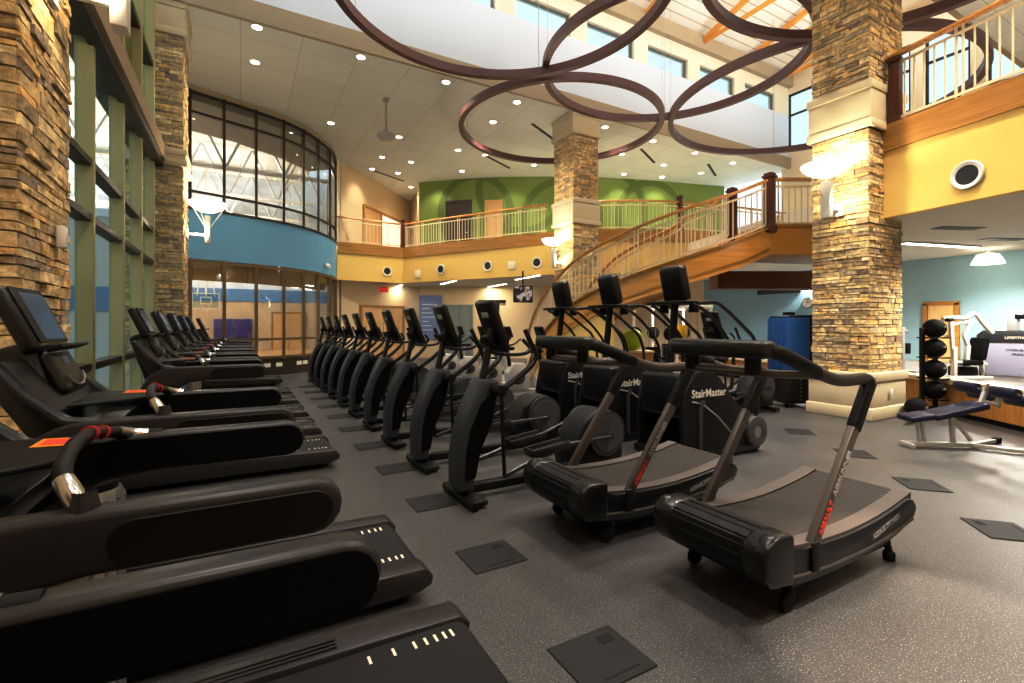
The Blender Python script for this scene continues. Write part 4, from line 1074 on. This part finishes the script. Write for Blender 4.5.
# ------------------------------------------------------------------ sconces
def add_light(kind, name, loc, power, col=(1, .88, .7), **kw):
    l = bpy.data.lights.new(name, kind); l.energy = power; l.color = col
    for k, v in kw.items(): setattr(l, k, v)
    o = bpy.data.objects.new(name, l); COL.objects.link(o); o.location = loc
    return o
def sconce(loc, dirx, label):
    t = thing('wall_sconce', label, 'sconce', loc, group='white bowl sconces on the stone columns')
    MB().lathe([(.0, -.2), (.14, -.19), (.27, -.13), (.35, -.055), (.375, 0), (.36, 0), (.335, -.05), (.26, -.11), (.13, -.165), (.0, -.17)], (0, 0, 0), 'z', 32).build('bowl_shade', 'lampglow', t)
    MB().bb((-.05, -.075, -.88), (.05, .075, -.28)).build('stem', 'white', t, bevel=.01)
    MB().bar((0, 0, -.7), (dirx * .42, 0, -.7), .06, .05).box((dirx * .38, 0, -.7), (.06, .16, .22)).build('wall_arm', 'white', t, bevel=.006)
    mb = MB()
    for a in (.5, 2.6, 4.2): mb.tube([(.05 * math.cos(a), .05 * math.sin(a), -.52), (.31 * math.cos(a), .31 * math.sin(a), -.12)], .009, 6)
    mb.build('strut', 'white', t)
    add_light('POINT', 'sconce_lamp', (loc[0], loc[1], loc[2] + .02), 55, shadow_soft_size=.1)
    add_light('POINT', 'sconce_lamp', (loc[0] + dirx * .12, loc[1] - .12, loc[2] - .62), 14, shadow_soft_size=.04)
sconce((8.44, 4.35, 4.2), 1, 'white bowl sconce glowing on the right stone column')
sconce((8.44, 12.3, 4.2), 1, 'white bowl sconce glowing on the middle stone column')
sconce((-.62, 12.35, 4.2), -1, 'white bowl sconce on the stone column by the blue curved wall')
sconce((-.77, 4.5, 4.6), -1, 'white sconce stem at the top of the left edge stone column')

# ------------------------------------------------------------------ ceiling fixtures
DLP = [(257, 27, 'recessed ceiling light nearest the top of the far left column, upper one of the pair'), (255, 62, 'recessed ceiling light above the left of the upper glass wall, lower of the pair'),
       (361, 57, 'recessed ceiling light just left of the large ring, near the ceiling edge'), (331, 123, 'recessed ceiling light beside the curved top of the glass wall'),
       (446, 82, 'recessed ceiling light just below the large left ring'), (399, 137, 'recessed ceiling light to the right of the hanging grey dome'),
       (382, 157, 'recessed ceiling light directly under the hanging grey dome'), (411, 162, 'brighter recessed ceiling light to the lower right of the hanging grey dome'),
       (398, 173, 'bright recessed ceiling light above the green wall edge'), (372, 169, 'small recessed ceiling light over the beige upper wall corner'),
       (458, 150, 'recessed ceiling light left of the middle ring'), (462, 171, 'recessed ceiling light over the green wall, left of the middle column'),
       (411, 187, 'farthest small recessed ceiling light above the beige wall window'), (517, 102, 'recessed ceiling light inside the middle ring, upper of two'),
       (493, 122, 'recessed ceiling light inside the middle ring, lower of two'), (485, 155, 'starry recessed ceiling light on the lower left edge of the middle ring'),
       (534, 165, 'recessed ceiling light left of the middle column above the green wall'), (605, 127, 'recessed ceiling light just right of the middle column top'),
       (653, 141, 'recessed ceiling light under the right end of the middle ring'), (622, 154, 'recessed ceiling light right of the middle column on the ring edge'),
       (664, 165, 'recessed ceiling light above the upper balcony railing, nearest the ring'), (695, 153, 'recessed ceiling light below the left tip of the right ring'),
       (701, 173, 'recessed ceiling light above the dark newel post'), (733, 163, 'recessed ceiling light nearest the gable windows'),
       (624, 174, 'small far recessed ceiling light above the green wall, right of middle column'), (662, 177, 'tiny recessed ceiling light just above the green wall glow')]
dl0 = None
for i, (px, py, lb) in enumerate(DLP):
    d = 480 * 6.55 / (325 - py); lat = (px - 512) / 480 * d
    p = DL(d, lat, 8.1)
    if dl0 is None:
        dl0 = t = thing('ceiling_downlight', lb, 'ceiling light', p, group='recessed ceiling lights')
        MB().lathe([(.1, -.002), (.15, -.002), (.15, -.014), (.1, -.01)], n=24).build('trim_ring', 'white', t)
        MB().cyl((0, 0, -.006), .1, .006).build('diffuser', 'downglow', t)
    else: t = dup(dl0, p, 0, lb)
    s = add_light('SPOT', 'downlight_beam', (p.x, p.y, 8.06), 300 if py < 168 else 110, col=(1, .92, .8), spot_size=math.radians(115), spot_blend=.7, shadow_soft_size=.09)
for i, (px, py, lb) in enumerate(((545, 133, 'dark linear ceiling slot left of the middle column top'), (648, 156, 'dark linear ceiling slot right of the middle column'), (712, 170, 'dark linear ceiling slot nearest the gable end'), (389, 176, 'short dark ceiling slot over the beige upper wall'), (498, 162, 'dark linear ceiling slot by the lower edge of the middle ring'))):
    d = 480 * 6.55 / (325 - py); p = DL(d, (px - 512) / 480 * d, 8.1)
    o = MB().bb((-.9, -.05, -.012), (.9, .05, 0)).bb((-.86, -.02, -.016), (.86, .02, -.01)).build('ceiling_vent', 'louver', smooth=False); o.location = p; o.rotation_euler = (0, 0, .5)
    tag(o, lb, 'vent', 'linear ceiling vents')
d = 13.9; p = DL(d, (386 - 512) / 480 * d, 8.1)
f = thing('pendant_speaker', 'grey domed pendant fixture hanging on a rod near the curved glass wall', 'pendant', p)
MB().tube([(0, 0, 0), (0, 0, -.9)], .03, 8).cyl((0, 0, -.04), .09, .08).build('rod', 'steel', f)
MB().lathe([(0, -.82), (.05, -.84), (.09, -.98), (.24, -1.04), (.28, -1.1), (.2, -1.18), (0, -1.22)], n=24).build('dome', 'silver', f)
# under balcony strip lights, exit sign, tv, vents
def strip(d, lat, L, rz, z, label, n=1):
    c = DL(d, lat, z)
    t = thing('ceiling_strip_light', label, 'ceiling light', c, rz, group='long strip lights under the balcony')
    MB().bb((-L / 2, -.07, -.03), (L / 2, .07, 0)).build('housing', 'white', t); MB().bb((-L / 2 + .03, -.055, -.045), (L / 2 - .03, .055, -.03)).build('tube_lens', 'tubeglow', t)
    add_light('AREA', 'strip_lamp', (c.x, c.y, z - .06), 36, col=(1, .9, .74), shape='RECTANGLE', size=L, size_y=.12).rotation_euler = (0, 0, rz)
for px, py, L, lb in ((397, 286, 1.3, 'short strip light under the balcony near the exit sign'), (448, 282, 1.6, 'strip light under the balcony above the blue poster'), (497, 285, 1.6, 'strip light under the balcony above the ellipticals nearest the television'), (527, 277, 1.8, 'strip light under the balcony nearest the middle column')):
    d = 480 * 1.79 / (325 - py); v = FW * -1.86 + RT * .91; strip(d, (px - 512) / 480 * d, 1.9, math.atan2(v.y, v.x), 3.35, lb)
c = (DL(11.2, 9.15) + DL(10.2, 9.99)) / 2
strip(10.7, 9.58, 2.3, math.atan2(-.2, .8), 3.35, 'long thin strip light under the mezzanine on the right')
for d, lat, lb, z in ((11.4, 11.3, 'white dome pendant light under the mezzanine at the right edge', 3.36), (15.0, 5.2, 'white dome pendant light under the stairs', 3.36)):
    t = thing('pendant_light', lb, 'pendant light', DL(d, lat, z), group='white dome pendant lights')
    MB().tube([(0, 0, 0), (0, 0, -.12)], .02, 8).build('stem', 'white', t)
    MB().lathe([(.05, -.1), (.2, -.14), (.28, -.3), (.3, -.36), (.0, -.34)], n=28).build('dome_shade', 'lampglow', t)
    q = DL(d, lat, z - .5); add_light('POINT', 'pendant_lamp', q, 16, shadow_soft_size=.1)
for px, py, L, lb in ((958, 229, .9, 'dark slot vent in the mezzanine ceiling, nearer one'), (1003, 240, .9, 'dark slot vent in the mezzanine ceiling by the pendant light')):
    d = 480 * 1.79 / (325 - py); p = DL(d, (px - 512) / 480 * d, 3.36)
    o = MB().bb((-L / 2, -.12, -.012), (L / 2, .12, 0)).build('ceiling_vent', 'louver', smooth=False); o.location = p; o.rotation_euler = (0, 0, -TH + .1); tag(o, lb, 'vent', 'mezzanine ceiling vents')
t = thing('exit_sign', 'red lit exit sign hanging under the balcony', 'exit sign', DL(21.0, (384 - 512) / 480 * 21.0, 3.1), -TH)
MB().bb((-.18, -.03, -.11), (.18, .03, .11)).build('housing', 'redlab', t); text('exit_lettering', 'EXIT', .17, (0, -.034, -.06), (PI / 2, 0, 0), 'redglow', t, align='CENTER', bold=.004)
MB().tube([(0, 0, .1), (0, 0, .26)], .012, 6).build('stem', 'white', t)
t = thing('television', 'television hanging from the ceiling under the balcony, left of the stairs', 'television', DL(16.0, .37, 2.6), -TH + .25)
MB().bb((-.33, -.03, -.3), (.33, .04, .26)).build('cabinet', 'black', t, bevel=.015); MB().bb((-.3, -.034, -.26), (.3, -.031, .23)).build('display_screen', 'figure', t, smooth=False)
MB().tube([(0, .03, .24), (0, .03, .75)], .025, 8).build('ceiling_mount', 'black', t)

def facade_disc(px, zc, r, label, pts, square=False):
    for A_, B_ in zip(pts, pts[1:]):
        u = (px - 512) / 480; rr = FW + RT * u
        dx, dy = B_.x - A_.x, B_.y - A_.y; den = rr.x * dy - rr.y * dx
        if abs(den) < 1e-9: continue
        d = (A_.x * dy - A_.y * dx) / den; x, y = rr.x * d, rr.y * d
        f = ((x - A_.x) * dx + (y - A_.y) * dy) / (dx * dx + dy * dy)
        if d > 0 and -.01 <= f <= 1.01:
            a = math.atan2(dy, dx)
            t = thing('wall_vent' if not square else 'wall_speaker', label, 'vent' if not square else 'speaker', (x, y, zc), a, group='round vents on the yellow fascias' if not square else 'small square speakers on the yellow fascia')
            if square: MB().bb((-.16, -.03, -.16), (.16, 0, .16)).build('grille_plate', 'pier', t, bevel=.006)
            else:
                MB().lathe([(r * .7, -.01), (r, -.012), (r * 1.02, -.03), (r * .95, -.045), (r * .7, -.03)], (0, 0, 0), 'y', 28).build('vent_ring', 'white', t)
                mb = MB().cyl((0, -.012, 0), r * .72, .012, 'y', 24)
                for k in range(5): mb.bb((-r * .6, -.028, -r * .5 + k * r * .25 - .008), (r * .6, -.016, -r * .5 + k * r * .25 + .008))
                mb.build('vent_grille', 'disc', t)
            return
for px, lb in ((387, 'round white vent on the yellow fascia nearest the blue wall'), (441, 'round white vent on the yellow fascia right of the corner post'), (488, 'round white vent on the yellow fascia halfway to the middle column'), (537, 'round white vent on the yellow fascia beside the middle column')):
    facade_disc(px, 3.8, .2, lb, path)
facade_disc(418, 3.68, .15, 'small square speaker on the yellow fascia near the corner', path, True)
facade_disc(512, 3.75, .15, 'small square speaker on the yellow fascia near the middle column', path, True)
facade_disc(968, 3.65 + .05, .2, 'round white vent on the yellow mezzanine fascia at right', path2)

# small wall things
o = MB().bb((-1.14, 4.55, 2.1), (-1.09, 4.64, 2.26)).build('wall_sensor', 'white', bevel=.015); tag(o, 'small white sensor box on the left edge stone column', 'sensor')
o = MB().bb((9.4, 3.83, .36), (9.47, 3.85, .48)).build('wall_outlet', 'white', bevel=.004); tag(o, 'white outlet plate on the base of the right stone column', 'outlet')
for i, (fx, lb) in enumerate(((267, 'leftmost white outlet on the dark baseboard of the curved glass wall'), (279, 'second white outlet from the left on the curved glass wall baseboard'), (299, 'third white outlet from the left on the curved glass wall baseboard'), (305, 'rightmost white outlet on the dark baseboard of the curved glass wall'))):
    for A_, B_ in zip(CV, CV[1:]):
        x, y = on((A_.x, A_.y), (B_.x, B_.y), fx)
        if min(A_.x, B_.x) - .001 <= x <= max(A_.x, B_.x) + .001:
            o = MB().bb((-.1, -.02, -.06), (.1, 0, .06)).build('wall_outlet', 'white', smooth=False); o.location = (x, y, .33); o.rotation_euler = (0, 0, math.atan2(B_.y - A_.y, B_.x - A_.x)); tag(o, lb, 'outlet', 'outlets on the curved baseboard'); break
t = thing('security_camera', 'small white dome camera on the blue curved wall', 'camera', (2.62, 18.05, 3.62), .9)
MB().sphere((0, -.1, 0), .09, 14).build('dome', 'white', t); MB().bb((-.05, -.1, .03), (.05, 0, .12)).build('bracket', 'white', t)
x, y = on(A, B, 431)
t = thing('wall_poster', 'tall blue poster on the beige wall under the balcony', 'poster', (x, y, 0), math.atan2(B[1] - A[1], B[0] - A[0]))
MB().bb((-.55, -.06, .9), (.55, -.02, 2.95)).build('sheet', 'poster', t, smooth=False)
mb = MB()
for k in range(8): mb.bb((-.42, -.064, 1.1 + k * .2), (-.42 + .25 + .5 * ((k * 37) % 10) / 10, -.061, 1.14 + k * .2))
mb.build('printed_lines', 'whitewall', t, smooth=False)
o = MB().bb((16.28, 9.2, 2.64), (16.34, 10.75, 2.95)).build('wall_vent', 'louver', smooth=False)
mbv = MB()
tag(o, 'wide dark louver vent on the pale wall under the stair landing', 'vent')
t = thing('wall_clock', 'round white clock on the pale wall beside the right column', 'clock', (16.33, 8.2 + .4, 2.25))
u = (808 - 512) / 480; rr = FW + RT * u; t.location = (16.33, 16.33 / rr.x * rr.y, 1.55 + 22 * (16.33 / rr.x) / 480)
MB().cyl((-.02, 0, 0), .16, .04, 'x').build('face', 'white', t); MB().lathe([(.16, -.05), (.18, -.03), (.18, .01), (.16, 0)], axis='x').build('rim', 'black', t); MB().bar((-.045, 0, 0), (-.045, 0, .12), .012, .012).bar((-.045, 0, 0), (-.045, -.08, .03), .012, .012).build('hands', 'black', t)

# ------------------------------------------------------------------ right side gear
t = thing('mat_cart', 'black wheeled cart holding tall blue exercise mats beside the right column', 'cart', (9.22, 5.42, 0), -TH + .12)
MB().bb((-.3, -.3, .08), (.3, .3, .62)).build('cabinet', 'satin', t, bevel=.015)
MB().bb((-.2, .26, .6), (.3, .32, 1.72)).bb((.2, -.28, .6), (.3, .3, 1.74)).build('frame_panel', 'black', t, bevel=.01)
mb = MB()
for x in (-.24, .24):
    for y in (-.24, .24): mb.cyl((x, y, .04), .04, .04, 'y')
mb.build('caster', 'rubber', t)
mb = MB()
for k in range(6): mb.bb((-.015 + 0, -.305, .15 + k * .07), (.015, -.3, .17 + k * .07))
mb.build('rivet_strip', 'steel', t)
MB().bb((-.08, -.05, 1.74), (.08, .1, 1.8)).build('top_handle', 'black', t, bevel=.01)
m0 = None
for k in range(5):
    lb = ['front blue exercise mat on the cart beside the right column', 'second blue exercise mat from the front on the cart', 'third blue exercise mat from the front on the cart', 'fourth blue exercise mat from the front on the cart', 'rearmost blue exercise mat on the cart'][k]
    if k == 0:
        m0 = o = MB().bb((-.29, -.05, 0), (.19, .05, 1.06)).build('exercise_mat', 'bluepad', bevel=.012)
    else: o = m0.copy(); COL.objects.link(o)
    o.rotation_euler = (0, 0, -TH + .12); o.location = Vector((9.22, 5.42, .625)) + Euler((0, 0, -TH + .12)).to_matrix() @ Vector((0, -.26 + .115 * k, 0))
    tag(o, lb, 'exercise mat', 'blue mats on the cart')
# medicine ball rack
RB = Vector((10.42, 3.62, 0))
t = thing('ball_rack', 'black vertical rack of medicine balls beside the right column', 'ball rack', RB, -TH)
MB().bb((-.24, -.03, 0), (-.18, .03, 1.5)).bb((.1, .1, 0), (.16, .16, 1.46)).build('upright', 'black', t, bevel=.006)
MB().bb((-.3, -.2, 0), (.25, -.14, .05)).bb((-.3, .14, 0), (.25, .2, .05)).bb((-.24, -.2, 0), (-.18, .2, .05)).bb((.1, -.2, 0), (.16, .2, .05)).build('base', 'black', t)
BZ = [.28, .64, 1.0, 1.34]
for z in BZ: MB().bb((-.2, -.13, z - .02), (.16, -.1, z)).bb((-.2, .1, z - .02), (.16, .13, z)).build('cradle', 'black', t)
bl = ['lowest black medicine ball on the rack', 'second lowest black medicine ball on the rack', 'third black medicine ball up on the rack, with hand grips', 'topmost black medicine ball on the rack']
ball0 = None
def med_ball(loc, lb, grp):
    global ball0
    if ball0 is None:
        ball0 = b = thing('medicine_ball', lb, 'medicine ball', loc, group=grp)
        MB().sphere((0, 0, 0), .165, 24).build('shell', 'rubber', b, ang=90)
        MB().lathe([(.166, -.012), (.169, 0), (.166, .012)], n=32).build('seam_band', 'black', b); MB().box((-.05, -.158, .03), (.06, .02, .03)).build('size_mark', 'greymark', b)
    else:
        b = dup(ball0, loc, 0, lb); b['group'] = grp
    return b
for z, lb in zip(BZ, bl): med_ball(RB + Vector((0, 0, z + .15)), lb, 'medicine balls on the rack')
med_ball(Vector((9.95, 3.6, .166)) + RT * -.12, 'black medicine ball on the floor at the foot of the rack', 'loose medicine ball')
# adjustable bench
BA = math.atan2(2.17 - 2.86, 8.25 - 7.33)
t = thing('decline_bench', 'navy padded decline bench on a silver frame at right', 'bench', (7.40, 2.84, 0), BA); t.scale = (.8, 1, 1)
MB().bar((0, 0, .045), (.95, 0, .045), .06, .055).bar((.0, -.12, .03), (.0, .12, .03), .06, .055).bar((.9, 0, .045), (1.55, -.32, .035), .05, .05).bar((.9, 0, .045), (1.55, .32, .035), .05, .05).bar((.16, 0, .07), (.14, 0, .34), .04, .04).bar((.24, 0, .07), (.2, 0, .34), .04, .04).bar((.65, 0, .07), (.62, 0, .42), .05, .05).bar((.9, 0, .1), (.62, 0, .4), .04, .04).bar((-.02, 0, .33), (1.02, 0, .5), .05, .05).build('frame', 'silver', t, bevel=.008)
a = -math.atan2(.17, .78)
MB().box((.12, 0, .385), (.36, .3, .07), Euler((0, a * .6, 0))).build('head_pad', 'navy', t, bevel=.022, seg=3)
MB().box((.66, 0, .475), (.76, .32, .075), Euler((0, a, 0))).build('back_pad', 'navy', t, bevel=.022, seg=3)
MB().bar((1.0, 0, .48), (1.12, 0, .76), .05, .05).bar((1.05, 0, .6), (1.3, 0, .55), .04, .04).bar((1.1, 0, .72), (1.06, -.1, .84), .03, .03).build('leg_post', 'silver', t, bevel=.006)
MB().tube([(1.1, -.48, .74), (1.1, .48, .74)], .014, 8).tube([(1.3, -.48, .55 + .1), (1.3, .48, .55 + .1)], .014, 8).bar((1.28, 0, .52), (1.3, 0, .66), .04, .04).build('roller_axle', 'steel', t)
for x, z in ((1.1, .74), (1.3, .65)):
    for s in (-1, 1):
        MB().cyl((x, s * .28, z), .07, .34, 'y', 20).build('foam_roller', 'navy', t, bevel=.012)
for s in (-1, 1): MB().bar((1.53, s * .31, .04), (1.67, s * .38, .04), .07, .07).build('foot_cap', 'rubber', t, bevel=.01)
MB().tube([(-.18, -.16, .31), (-.1, -.05, .29), (.08, 0, .3)], .016, 8).build('adjust_handle', 'steel', t)
# weight machines on the platform
PF = .56
c = DL(9.0, 1.05 * 9.0, PF)
t = thing('weight_machine', 'silver weight machine tower with lilac placard at the right edge', 'weight machine', c, -TH - .8)
MB().bb((-.5, -.12, 0), (.5, .3, .86)).build('weight_housing', 'silver', t, bevel=.03)
MB().prism([(-.53, .66), (-.53, .8), (-.44, .89), (.44, .89), (.53, .8), (.53, .66)], -.15, .31, 'xz').build('top_cap', 'shroud', t, bevel=.02)
MB().bb((-.4, -.135, .04), (.4, -.118, .64)).build('placard', 'lilac', t, bevel=.004)
text('cap_lettering', 'LIFEFITNESS', .065, (0.02, -.156, .73), (PI / 2, 0, 0), 'whitemark', t, align='CENTER', bold=.002)
text('placard_lettering', 'OVERHEAD', .06, (0.02, -.139, .5), (PI / 2, 0, 0), 'disc', t, align='CENTER', bold=.001); text('placard_lettering', 'PRESS', .06, (0.02, -.139, .42), (PI / 2, 0, 0), 'disc', t, align='CENTER', bold=.001)
MB().bb((.0, .05, .88), (.05, .1, 1.15)).bb((-.12, .0, .88), (.02, .2, 1.18)).build('pulley_post', 'silver', t, bevel=.01); MB().bb((-.02, -.02, 1.1), (.22, .2, 1.2)).build('pulley_block', 'black', t, bevel=.02)
c = DL(8.75, .955 * 8.75, PF)
t = thing('press_machine', 'white framed overhead press machine beside the lilac placard tower', 'weight machine', c, -TH)
MB().bar((-.38, 0, .03), (.38, 0, .03), .1, .06).bar((-.3, 0, .05), (-.3, 0, .6), .08, .07).bar((-.33, 0, .55), (-.36, 0, 1.08), .06, .06).bar((.0, .1, .05), (.05, .1, .62), .07, .07).bar((.05, .1, .6), (-.02, .1, .8), .06, .06).bar((-.02, .1, .78), (.12, .1, 1.1), .06, .06).bar((-.28, 0, .32), (.3, 0, .28), .05, .05).bar((.3, .1, .05), (.33, .1, .6), .06, .06).build('frame', 'white', t, bevel=.012)
MB().tube(crom([(-.5, 0, 1.1), (-.3, 0, 1.12), (-.05, .05, 1.12), (.15, .08, 1.2), (.35, .1, 1.0), (.5, .1, .84)], 4), .04, 10).tube([(-.36, 0, 1.0), (0.1, .1, 1.05)], .03, 8).build('lever_arm', 'white', t)
MB().tube([(-.52, -.1, 1.08), (-.36, -.02, 1.09)], .035, 10).build('hand_grip', 'black', t)
MB().box((.26, .12, .55), (.12, .3, .42), Euler((0, .2, 0))).build('back_pad', 'rubber', t, bevel=.04); MB().box((.02, .1, .3), (.36, .32, .09)).build('seat_pad', 'rubber', t, bevel=.03)
MB().bb((-.15, .05, .05), (.2, .3, .22)).build('weight_block', 'black', t, bevel=.02)
c = DL(9.3, .825 * 9.3, 0)
t = thing('cable_post', 'white cable post just right of the right stone column on the platform', 'cable machine', (c.x + .55, c.y + .3, PF), -TH)
MB().bar((0, 0, 0), (0, 0, .95), .06, .06).bar((0, 0, .9), (.1, 0, .85), .05, .05).bar((-.2, 0, .03), (.2, 0, .03), .2, .06).build('frame', 'silver', t, bevel=.008); MB().bb((.06, -.04, .4), (.14, .04, .62)).build('grip', 'black', t, bevel=.02)

# ------------------------------------------------------------------ gear seen under the stairs
b = thing('ball_stand', 'low oak storage box under the lime exercise ball', 'storage box', DL(11.7, (634 - 512) / 480 * 11.7), -TH)
MB().bb((-.4, -.25, .05), (.4, .25, .9)).build('box_body', 'platwood', b, bevel=.01); MB().bb((-.43, -.28, .88), (.43, .28, .93)).bb((-.38, -.24, 0), (.38, .24, .06)).build('top_board', 'ledge', b, bevel=.008)
b = thing('exercise_ball', 'lime green exercise ball behind the stair climbers', 'exercise ball', DL(11.7, (632 - 512) / 480 * 11.7, .93 + .27))
MB().sphere((0, 0, 0), .27, 28).build('shell', 'green_ball', b, ang=90); mb = MB()
for z in (-.12, -.06, 0, .06, .12):
    r = math.sqrt(.27 ** 2 - z * z); mb.tube([(r * math.cos(2 * PI * i / 32), r * math.sin(2 * PI * i / 32), z) for i in range(32)], .005, 5, True)
mb.build('grip_ribs', 'green_ball', b)
def rack(d, px, label, seed):
    R = random.Random(seed); c = DL(d, (px - 512) / 480 * d)
    t = thing('cable_machine', label, 'weight machine', c, -TH, group='weight machines under the stairs')
    MB().bar((-.6, 0, .04), (.6, 0, .04), .3, .08).bar((-.5, 0, 0), (-.5, 0, 2.1), .07, .07).bar((.5, 0, 0), (.5, 0, 2.1), .07, .07).bar((-.55, 0, 2.08), (.55, 0, 2.08), .08, .1).build('frame', 'white', t, bevel=.01)
    mb = MB()
    for k in range(10): mb.bb((-.18, -.1, .15 + k * .08), (.18, .1, .22 + k * .08))
    mb.build('weight_stack', 'black', t)
    MB().tube([(-.1, 0, .9), (-.1, 0, 2.05)], .012, 6).tube([(.1, 0, .9), (.1, 0, 2.05)], .012, 6).build('guide_rod', 'chrome', t)
    for s in (-1, 1): MB().cyl((s * .5, -.07, 1.3), .2, .05, 'y', 20).build('weight_plate', 'black', t, bevel=.008)
    MB().bb((-.35, -.2, .45), (.35, .1, .53)).build('seat_pad', 'black', t, bevel=.02)
rack(13.4, 652, 'white framed weight machine seen under the stairs, nearer the lime ball', 3)
rack(14.2, 694, 'white framed weight machine seen under the stairs, nearer the pale blue wall', 4)
rack(15.6, 668, 'white framed weight machine farthest under the stairs, between the other two', 5)
o = MB().bb((-.12, -.08, 0), (.12, .08, .4)).bb((-.08, -.09, .1), (.08, -.08, .3)).build('yellow_sign', 'yellowplastic', bevel=.01); o.location = DL(12.6, (682 - 512) / 480 * 12.6, 1.15); tag(o, 'yellow sign block on a stand under the stairs', 'sign')
o2 = MB().tube([(0, 0, 0), (0, 0, 1.15)], .03, 8).cyl((0, 0, .02), .18, .04).build('sign_stand', 'black'); o2.location = DL(12.6, (682 - 512) / 480 * 12.6, 0); tag(o2, 'thin black stand carrying the yellow sign under the stairs', 'stand')
t = thing('pulldown_machine', 'tall dark pulldown machine under the balcony behind the ellipticals', 'weight machine', DL(15.5, (492 - 512) / 480 * 15.5), -TH)
MB().bar((-.22, 0, 0), (-.22, 0, 2.3), .12, .1).bar((.12, 0, 0), (.2, 0, 2.3), .14, .1).bar((-.45, 0, 2.3), (.45, 0, 2.3), .1, .12).bar((-.4, 0, .04), (.4, 0, .04), .5, .08).build('frame', 'darkdoor', t, bevel=.01)
MB().tube([(-.45, -.1, 2.2), (.45, -.1, 2.2)], .02, 8).build('pull_bar', 'black', t); MB().bb((-.2, -.4, .45), (.2, -.05, .53)).bar((0, -.2, .05), (0, -.2, .46), .07, .07).build('seat_pad', 'black', t, bevel=.02)

# ------------------------------------------------------------------ lights
def area(name, loc, rot, sx, sy, p, col):
    o = add_light('AREA', name, loc, p, col=col, shape='RECTANGLE', size=sx, size_y=sy); o.rotation_euler = rot; return o
# unseen fill spots added under the front ceiling, over and behind the camera
for x in (0.5, 4.5, 8.5, 12.5):
    for y in (-2.2, 1.8):
        add_light('SPOT', 'front_fill_spot', (x, y, 8.05), 580, col=(1, .93, .85), spot_size=math.radians(120), spot_blend=.7, shadow_soft_size=.15)
# unseen upward spots added to brighten the roof and clerestory
for x in (1.5, 6.5, 11.5, 16.5):
    add_light('SPOT', 'roof_fill_spot', (x, 4.8, 8.7), 720, col=(1, .97, .94), spot_size=math.radians(150), spot_blend=.8, shadow_soft_size=.3).rotation_euler = (math.radians(150), 0, 0)
# unseen point lights added to brighten the gym behind the glass
for x, y in ((-8, 22), (-1.5, 23), (-8, 29), (-1, 29)):
    add_light('POINT', 'gym_fill_light', (x, y, 7.2), 760, col=(1, .93, .85), shadow_soft_size=.25)
# spots without fixtures, added to brighten the rooms under the balconies
for d, lat, p in ((14.5, 13.2, 320), (11.5, 12.8, 420), (15.5, 10.0, 420), (10.2, 10.6, 260), (7.5, 8.4, 170), (18.5, 3.0, 160), (14.5, 5.5, 160)):
    c = DL(d, lat, 3.2); add_light('SPOT', 'room_fill_spot', c, p * 3.0, col=(1, .95, .88), spot_size=math.radians(150), spot_blend=.6, shadow_soft_size=.15)
for d, lat in ((21.3, -3.5), (20.5, 0), (19.5, 4.0)):
    add_light('SPOT', 'balcony_downlight', DL(d, lat, 8.0), 90, col=(1, .88, .7), spot_size=math.radians(110), spot_blend=.7, shadow_soft_size=.12)

o = add_light('SPOT', 'floor_spot', (2.95, -.9, 8.0), 5000, col=(1, .9, .76), spot_size=math.radians(13), spot_blend=.35, shadow_soft_size=.05)
o.rotation_euler = (Vector((2.95, .95, 0)) - Vector((2.95, -.9, 8.0))).to_track_quat('-Z', 'Y').to_euler()
for x, y in ((6.0, 1.0), (7.5, 2.6), (6.6, 3.6), (5, 3.4)):  # further fill spots added to lighten the floor at right
    add_light('SPOT', 'front_fill_spot', (x, y, 8.05), 800, col=(1, .94, .86), spot_size=math.radians(80), spot_blend=.8, shadow_soft_size=.2)

for x, y in ((3.0, 7.6), (6.2, 6.6), (8.6, 8.2)):  # fill spots added below the roof to brighten stairs and machines
    add_light('SPOT', 'atrium_fill_spot', (x, y, 12.2), 1500, col=(1, .94, .86), spot_size=math.radians(75), spot_blend=.8, shadow_soft_size=.2)
